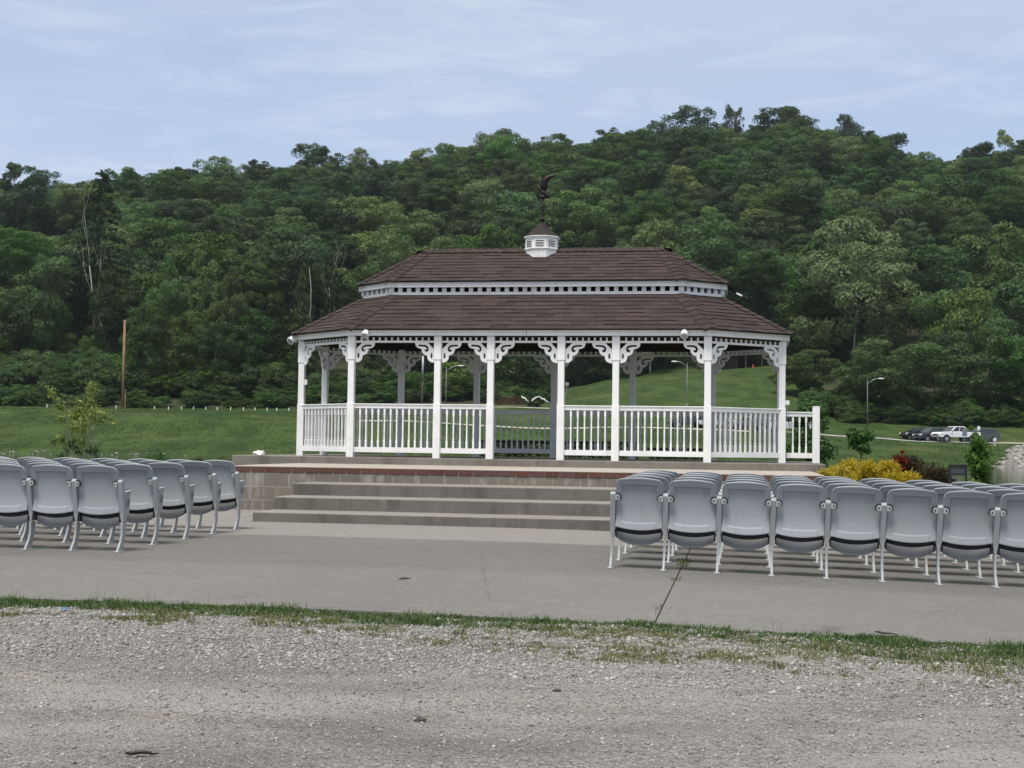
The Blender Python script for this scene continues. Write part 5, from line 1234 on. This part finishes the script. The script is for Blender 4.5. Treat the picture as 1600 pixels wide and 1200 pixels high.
# ------------------------------------------------------------------ vehicles
GLASS = plain('car_glass', (.025,.03,.035), .08, .6, var=.05); TYRE = plain('tyre', (.018,.018,.018), .8, .2); RIM = plain('alloy', (.38,.38,.39), .35, .5, .7); LAMPW = plain('headlamp', (.6,.6,.6), .15, .6); LAMPR = plain('tail_lamp', (.25,.01,.01), .3, .5); TRIM = plain('car_trim', (.02,.02,.022), .5, .4)
def paint(name, c): t = NT(name, .25, .5); t.col(c); t.b.inputs['Coat Weight'].default_value = .5; return t.m
def vehicle(name, u, d, yaw, kind, pm, label, cat, dz=0.0):
    """length along x, nose at +x; shaped hull, tapered cabin, glazed, wheels in dark arches"""
    g = gp(u, d); t = empty(name, (g.x, g.y, g.z+.10+dz), R(yaw), label, cat, 'vehicles parked by the lake')
    S = dict(pickup=(5.7, .97, .62, 1.12), suv=(4.7, .92, .52, 1.02), sedan=(4.7, .90, .45, .93), van=(5.2,.98,.5,1.15))[kind]; L_, hw, lo, belt = S
    hl = L_/2
    if kind == 'pickup': side = [(-hl,lo),(-hl,belt),(.1,belt+.02),(hl-1.55,belt+.04),(hl-.25,belt-.04),(hl,belt-.22),(hl,lo-.1),(hl-.2,lo-.16),(-hl+.1,lo-.1)]
    elif kind == 'suv': side = [(-hl,lo),(-hl+.05,belt),(0,belt),(hl-1.25,belt+.02),(hl-.2,belt-.12),(hl,belt-.3),(hl,lo-.12),(hl-.2,lo-.2),(-hl+.2,lo-.18),(-hl+.02,lo-.05)]
    elif kind == 'van': side = [(-hl,lo),(-hl,belt),(hl-1.0,belt+.02),(hl-.15,belt-.15),(hl,lo+.3),(hl,lo-.12),(-hl+.1,lo-.12)]
    else: side = [(-hl,lo),(-hl+.02,belt-.06),(-hl+.9,belt),(hl-1.35,belt),(hl-.25,belt-.16),(hl,belt-.3),(hl,lo-.1),(hl-.2,lo-.17),(-hl+.2,lo-.15)]
    MB().prism(side, 'y', -hw, hw).build('body', pm, t, bevel=.07, bseg=3)
    cab = dict(pickup=(-.95, 1.35, -.75, .55, 1.80), suv=(-hl+.15, 1.15, -hl+.5, .45, 1.62), sedan=(-1.75, 1.05, -1.05, .35, 1.40), van=(-hl+.03, hl-1.0, -hl+.1, hl-1.7, 1.95))[kind]
    b0, b1, r0, r1, zt = cab; hb, ht = hw-.04, hw-.20; zb = belt-.01
    vs = [(b0,-hb,zb),(b1,-hb,zb),(b1,hb,zb),(b0,hb,zb),(r0,-ht,zt),(r1,-ht,zt),(r1,ht,zt),(r0,ht,zt)]
    MB().add(vs, [(0,3,2,1),(4,5,6,7),(0,1,5,4),(1,2,6,5),(2,3,7,6),(3,0,4,7)]).build('cabin', pm, t, bevel=.05, bseg=2)
    def quad(nm, a, b, c_, d_, m, off=.006, parent=None):
        a, b, c_, d_ = map(Vector, (a, b, c_, d_)); nn_ = (b-a).cross(d_-a).normalized(); mid = (a+b+c_+d_)/4; 
        if nn_.dot(mid-Vector((mid.x*.5,0,(zb+zt)/2))) < 0: nn_ = -nn_
        q = [p+nn_*off for p in (a,b,c_,d_)]; q2 = [p-nn_*.01 for p in (a,b,c_,d_)]
        MB().add(q+q2, [(0,1,2,3),(0,4,5,1),(1,5,6,2),(2,6,7,3),(3,7,4,0)]).build(nm, m, parent or t)
    def L3(p, q, f): return Vector(p).lerp(Vector(q), f)
    for s in (-1, 1):
        A, B, Cc, Dd = (b0, s*hb, zb), (b1, s*hb, zb), (r1, s*ht, zt), (r0, s*ht, zt)
        def sp(fx, fz): return L3(L3(A, B, fx), L3(Dd, Cc, fx), fz)
        nw = 2 if kind != 'suv' else 3
        for k in range(nw):
            f0, f1 = .06+.88*k/nw+.02, .06+.88*(k+1)/nw-.02
            quad('side_window', sp(f0,.12), sp(f1,.12), sp(f1,.88), sp(f0,.88), GLASS)
    quad('windscreen', (b1,-hb+.1,zb+.04), (b1,hb-.1,zb+.04), L3((b1,hb-.1,zb),(r1,ht-.07,zt),.9), L3((b1,-hb+.1,zb),(r1,-ht+.07,zt),.9), GLASS)
    quad('rear_window', (b0,-hb+.1,zb+.06), (b0,hb-.1,zb+.06), L3((b0,hb-.1,zb),(r0,ht-.07,zt),.85), L3((b0,-hb+.1,zb),(r0,-ht+.07,zt),.85), GLASS)
    wr = .40 if kind == 'pickup' else .36 if kind in ('suv','van') else .33
    for x in (hl-.95, -hl+(1.25 if kind == 'pickup' else .95)):
        for s in (-1, 1):
            M = Matrix.Translation((x, s*(hw-.11), wr-.10)) @ Matrix.Rotation(R(90), 4, 'X'); w_ = empty('wheel'); w_.parent = t
            MB().lathe([(wr*.6,-.12),(wr*.96,-.12),(wr,-.08),(wr,.08),(wr*.96,.12),(wr*.6,.12)], n=22, M=M).build('tyre', TYRE, w_, smooth=False); MB().lathe([(wr*.6,-.125),(wr*.2,-.10),(wr*.2,.10),(wr*.6,.125)], n=14, M=M).build('rim', RIM, w_)
            MB().lathe([(wr+.07,-.005),(wr+.07,.005)], n=22, M=Matrix.Translation((x, s*(hw+.002), wr-.06)) @ Matrix.Rotation(R(90), 4, 'X')).build('wheel_arch', TRIM, t)
    for s in (-1, 1):
        MB().box((hl-.06, s*(hw-.24), belt-.30), (.16,.36,.17)).build('headlight', LAMPW, t, bevel=.03); MB().box((-hl+.03, s*(hw-.12), belt-.2), (.10,.2,.30)).build('tail_light', LAMPR, t, bevel=.02); MB().box((b1-.15, s*(hw+.08), belt+.10), (.12,.18,.14)).build('wing_mirror', TRIM, t, bevel=.03)
    MB().box((hl-.01, 0, belt-.36), (.06, 1.0, .26)).build('grille', TRIM, t, bevel=.02); MB().box((hl, 0, lo), (.14, 2*hw-.1, .18)).build('front_bumper', TRIM if kind != 'pickup' else RIM, t, bevel=.04)
    if kind == 'pickup': MB().box((-hl+.98, 0, belt-.03), (1.75, 2*hw-.3, .10)).build('cargo_bed', TRIM, t)
    return t
VD = 166
vehicle('pickup_truck', 1494, VD, 197, 'pickup', paint('white_car_paint', (.72,.74,.76)), 'white crew cab pickup parked nose left beside the road right of the gazebo', 'pickup truck')
vehicle('parked_car', 1458, VD+1.5, 200, 'suv', paint('navy_car_paint', (.018,.024,.045)), 'dark blue suv parked just left of the white pickup', 'car')
vehicle('parked_car', 1437, VD+4, 200, 'sedan', paint('black_car_paint', (.012,.013,.014)), 'black car half hidden behind the dark blue suv', 'car')
vehicle('parked_car', 1531, VD+2, 196, 'suv', paint('green_car_paint', (.035,.055,.045)), 'dark green suv behind the slim young tree and the white sign', 'car')
vehicle('parked_car', 1076, VD, 190, 'suv', paint('charcoal_car_paint', (.03,.033,.038)), 'charcoal suv seen through the balusters left of the right front corner post', 'car')
vehicle('parked_car', 1118, VD-.5, 192, 'sedan', paint('silver_car_paint', (.42,.44,.46)), 'silver sedan seen through the right end railing of the gazebo', 'car')
vehicle('parked_car', 1172, VD, 186, 'suv', paint('grey_car_paint', (.10,.105,.11)), 'grey suv seen through the right part of the end railing of the gazebo', 'car')
vehicle('parked_van', 1232, VD, 192, 'van', paint('pale_van_paint', (.5,.51,.53)), 'pale grey van seen through the short side railing beside the gazebo', 'van')
# ------------------------------------------------------------------ shelter on the lawn crest, brush and felled limbs
g = gp(1140, 243); t = empty('picnic_shelter', g, R(4), 'brown walled shelter with low dark roof on top of the green lawn', 'shelter')
BROWN = plain('brown_wall', (.075,.05,.042), .85, .2, var=.25); DROOF = plain('dark_roof', (.03,.028,.03), .8, .2)
MB().box((-.5,2.5,1.4), (4.2,4,2.9)).build('wall', BROWN, t); MB().prism([(-3.6,2.75),(3.6,2.75),(3.6,3.0),(0,4.0),(-3.6,3.0)], 'x', -6.5, 6.0, 0, Matrix.Translation((0,2,0))).build('roof', DROOF, t)
for x in (-6, -4, 2.6, 5.5):
    for y in (-1.2, 5.2): MB().bar((x,y,-.3), (x,y,2.8), .2, .2).build('post', BROWN, t)
MB().box((-2.0,.47,2.2), (1.5,.04,.6)).build('pale_panel', plain('pale_panel', (.45,.45,.43), .6, .3), t); MB().box((-.2,.48,1.0), (1.0,.04,2.0)).build('door', plain('shelter_door', (.05,.035,.032), .7, .2), t)
g = gp(1177, 240); tag(MB().lathe([(.20,0),(.20,.04),(.14,.07),(.07,.48),(.04,.6),(.0,.62)], n=12).build('traffic_cone', plain('orange_plastic', (.5,.07,.02), .5, .4), None, loc=g+Vector((0,0,.02))), 'orange red cone standing on the lawn crest beside the brown shelter', 'cone')
for bu, bw, bh_, bl in ((836, 2.6, 1.25, 'dark leafy brush heap under the bleached limbs on the far bank'),):
    g = gp(bu, 192.3); shrub('brush_heap', g, bw, bh_, 22, 4200, .10, LEAFDARK, bl, 'brush heap', 61)
g = gp(800, 197); rb_ = random.Random(6); mb = MB()
for k in range(420):
    a = rb_.random()*6.283; q = math.sqrt(rb_.random()); p = Vector((math.cos(a)*q*2.6, math.sin(a)*q*1.3, (1-q*q)*1.1*rb_.random())); dv = Vector((rb_.uniform(-1,1), rb_.uniform(-1,1), rb_.uniform(-.15,.5))).normalized()*rb_.uniform(.4,1.1); mb.tube([p, p+dv*.5+Vector((0,0,.05)), p+dv], [.03,.022,.008], 4, cap=False)
tag(mb.build('brush_pile', plain('brown_brush', (.10,.055,.040), .95, .1, var=.4, scale=2), None, loc=g), 'reddish brown heap of cut brush on the far bank, seen through the door bay', 'brush pile')
def limb(u0, v0, u1, v1, d, r, seed, label):
    p, q = at(u0, v0, d), at(u1, v1, d); rl = random.Random(seed); pts = [p.lerp(q, i/6)+Vector((0, rl.uniform(-.1,.1), rl.uniform(-.12,.12)+ .03*math.sin(i/6*3.14))) for i in range(7)]
    mb = MB(); mb.tube([x-p for x in pts], [r*.8, r, r*1.1, r*.9, r, r*.8, r*.5], 8)
    tag(mb.build('fallen_limb', plain('bleached_wood', (.62,.61,.58), .7, .2, var=.1), None, smooth=True, loc=p), label, 'fallen limb', 'bleached fallen limbs on the far bank')
limb(815, 620, 826, 627, 191.5, .13, 1, 'short bleached fallen limb by the brush pile, left of the pair')
limb(830, 627, 841, 619, 191.5, .13, 2, 'bleached fallen limb rising to the right beyond the lawn, seen through the door bay')
limb(841, 620, 858, 629, 192, .13, 3, 'bleached fallen limb sloping down to the right next to the gazebo door post')
g = gp(886, 206); tp = at(886, 600, 206); t = empty('road_sign', g, R(20), 'pale leaning sign on a slanting post at the foot of the green hill', 'sign'); z = max(1.0, tp.z-g.z); MB().bar((-.4,0,-.2), (.1,0,z), .10, .10).build('post', PALEROCK, t); MB().box((.0,-.06,z), (.55,.04,.5)).build('sign_panel', plain('faded_sign', (.32,.31,.27), .7, .2), t)
# small litter lying about
def stick(lx, ly, L_, r, ang, mat, name, label, cat, z=None):
    x, y = local_to_world(lx, ly); zz = SZ(lx, ly)+r if z is None else z; rs = random.Random(int(L_*1000)); pts = [Vector(((i/6-.5)*L_*math.cos(ang), (i/6-.5)*L_*math.sin(ang), rs.uniform(0, r*1.2))) for i in range(7)]
    tag(MB().tube(pts, [r*.6,r,r*1.1,r,r*.9,r*.6,r*.3], 6).build(name, mat, None, smooth=True, loc=(x, y, zz)), label, cat)
def px_ground(u, v):
    a = at(u, v, 1.0)-Vector((0,0,CAMH)); z = -CAMH-.06
    for _ in range(6): k = z/a.z; z = float(gz_(np.array([a.x*k]), np.array([k]))[0])-CAMH
    return a.x*k, k
x, y = px_ground(222, 1183); lx, ly = LOC(x, y); stick(lx, ly, .13, .008, .1, DARKMETAL, 'twig', 'dark curled twig lying on the gravel at the bottom left', 'twig', float(gz_(np.array([x]), np.array([y]))[0])+.012)
x, y = px_ground(1385, 995); lx, ly = LOC(x, y); stick(lx, ly, .15, .007, -.5, BARK, 'twig', 'brown stick lying in the grass edge at the right', 'twig', float(gz_(np.array([x]), np.array([y]))[0])+.02)
stick(3.95+.72, -16.42, .16, .006, -.1, DARKMETAL, 'twig', 'thin dark twig on the slab edge at the right', 'twig')
stick(1.05, -14.55, .10, .007, .4, BARK, 'twig', 'small dark clump of debris on the middle of the slab', 'debris')
for (u, v, s, lab) in ((712, 992, .020, 'dark stone lying on the loose gravel near the middle of the picture'), (657, 1127, .022, 'flat grey stone on the bare gravel below the middle of the slab'), (870, 1080, .016, 'dark pebble on the gravel right of the middle')):
    x, y = px_ground(u, v); bm = bmesh.new(); bmesh.ops.create_icosphere(bm, subdivisions=2, radius=s)
    for vtx in bm.verts: vtx.co *= 1+mnoise.noise(vtx.co*60+Vector((u,0,0)))*.5; vtx.co.z *= .6; vtx.co.x *= 1.3
    me = D.meshes.new('stone'); bm.to_mesh(me); bm.free(); me.materials.append(plain('dark_stone', (.06,.058,.06), .8, .3, var=.3, scale=30)); tag(link('stone', me, loc=(x, y, float(gz_(np.array([x]), np.array([y]))[0])+s*.3)), lab, 'stone')
x, y = px_ground(101, 956); tag(MB().box((0,0,0), (.055,.03,.004)).prism([(-.02,-.01),(.02,-.012),(.025,.008),(-.018,.012)], 'z', .002, .006).build('plastic_scrap', plain('blue_plastic', (.10,.22,.42), .4, .4), None, bevel=.001, loc=(x, y, float(gz_(np.array([x]), np.array([y]))[0])+.022)), 'tiny blue plastic scrap on the gravel at the left', 'litter')
# ------------------------------------------------------------------ sky, sun, camera
SUN_EL, SUN_AZ = R(66), R(208)                     # azimuth from +y toward +x: behind the lens, to its left
w = D.worlds.new('World'); scene.world = w; w.use_nodes = True; n = w.node_tree.nodes; l = w.node_tree.links; bg = n['Background']
sky = n.new('ShaderNodeTexSky'); sky.sky_type = 'NISHITA'; sky.sun_disc = False; sky.sun_elevation = SUN_EL; sky.sun_rotation = SUN_AZ; sky.air_density = 1.0; sky.dust_density = 1.0; sky.ozone_density = 1.5
tc = n.new('ShaderNodeTexCoord')
def nz(scale, stretch, detail=6, rough=.6, dist=.3, off=(0,0,0)):
    mp = n.new('ShaderNodeMapping'); mp.inputs['Scale'].default_value = stretch; mp.inputs['Location'].default_value = off; l.new(tc.outputs['Generated'], mp.inputs[0])
    t = n.new('ShaderNodeTexNoise'); t.inputs['Scale'].default_value = scale; t.inputs['Detail'].default_value = detail; t.inputs['Roughness'].default_value = rough; t.inputs['Distortion'].default_value = dist; l.new(mp.outputs[0], t.inputs['Vector']); return t.outputs['Fac']
def rmp(f, stops):
    r = n.new('ShaderNodeValToRGB'); r.color_ramp.interpolation = 'EASE'
    while len(r.color_ramp.elements) < len(stops): r.color_ramp.elements.new(.5)
    for e, (p, v) in zip(r.color_ramp.elements, stops): e.position = p; e.color = (v, v, v, 1)
    l.new(f, r.inputs[0]); return r.outputs[0]
def mt(op, a, b):
    m = n.new('ShaderNodeMath'); m.operation = op; m.use_clamp = True
    for i, v in enumerate((a, b)):
        if isinstance(v, (int, float)): m.inputs[i].default_value = v
        else: l.new(v, m.inputs[i])
    return m.outputs[0]
sheet = rmp(nz(2.2, (1, 1, 3.5), 5, .55, .4, (.3, 0, .2)), [(.30, .50), (.62, .98)])           # thin veil over most of the sky
wisp = rmp(nz(7.0, (1, 1, 5.5), 8, .66, .9, (1.3, .4, 0)), [(.44, 0), (.74, .75)])
cover = mt('MAXIMUM', sheet, wisp)
sep = n.new('ShaderNodeSeparateXYZ'); l.new(tc.outputs['Generated'], sep.inputs[0])
high = rmp(sep.outputs['Z'], [(.22, 0), (.60, 1)])                                             # thicker, whiter cloud overhead
def mixc(f, a, b):
    m = n.new('ShaderNodeMix'); m.data_type = 'RGBA'
    for k, v in ((0, f), (6, a), (7, b)):
        if hasattr(v, '__len__'): m.inputs[k].default_value = (*v, 1)
        else: l.new(v, m.inputs[k])
    return m.outputs[2]
veil = mixc(wisp, (3.05, 3.72, 4.95), (4.2, 4.72, 5.55))
lowz = rmp(sep.outputs['Z'], [(.03, .8), (.24, 0)]); veil = mixc(lowz, veil, (4.25, 4.85, 5.95))
veil = mixc(high, veil, (4.6, 4.66, 4.8))
cover = mt('MAXIMUM', cover, mt('MULTIPLY', high, .92))
skyc = mixc(cover, sky.outputs[0], veil)
l.new(skyc, bg.inputs['Color']); bg.inputs['Strength'].default_value = .12
sd = D.lights.new('sun', 'SUN'); sd.energy = 3.0; sd.angle = R(20); sd.color = (1, .95, .87); so = D.objects.new('sun', sd); C.objects.link(so)
sdir = Vector((math.sin(SUN_AZ)*math.cos(SUN_EL), math.cos(SUN_AZ)*math.cos(SUN_EL), math.sin(SUN_EL))); so.rotation_euler = sdir.to_track_quat('Z', 'Y').to_euler(); so.location = (0, 0, 60)
cd = D.cameras.new('camera'); cam = D.objects.new('camera', cd); C.objects.link(cam); scene.camera = cam
cd.sensor_width = 36; cd.sensor_fit = 'HORIZONTAL'; cd.lens = FPX/1600*36; cd.clip_start = .1; cd.clip_end = 5000
c, s = math.cos(PITCH), math.sin(PITCH); fwd = Vector((0, c, s)); up0 = Vector((0, -s, c)); r0 = Vector((1, 0, 0)); cr, sr_ = math.cos(ROLL), math.sin(ROLL)
right = r0*cr + up0*sr_; up = up0*cr - r0*sr_
M = Matrix((right, up, -fwd)).transposed().to_4x4(); M.translation = (0, 0, CAMH); cam.matrix_world = M
vs = scene.view_settings; vs.view_transform = 'Standard'; vs.look = 'None'; vs.gamma = 1; vs.exposure = 0.45; vs.use_curve_mapping = False
scene.render.engine = 'CYCLES'; cy = scene.cycles; cy.max_bounces = 6; cy.diffuse_bounces = 3; cy.glossy_bounces = 2; cy.transmission_bounces = 2; cy.transparent_max_bounces = 4; cy.sample_clamp_indirect = 4; cy.use_denoising = True

# the air: faint summer haze that softens the far slope
hz = NT('summer_haze'); hz.n.remove(hz.b); pv = hz.node('ShaderNodeVolumePrincipled'); pv.inputs['Color'].default_value = (.80,.88,1,1); pv.inputs['Density'].default_value = .00009; pv.inputs['Anisotropy'].default_value = .2; hz.l.new(pv.outputs[0], hz.out.inputs['Volume'])
ho = MB().box((0, 440, 85), (4500, 1020, 192)).build('haze', hz.m); tag(ho, kind='stuff')
scene.cycles.volume_bounces = 0; scene.cycles.volume_step_rate = 10
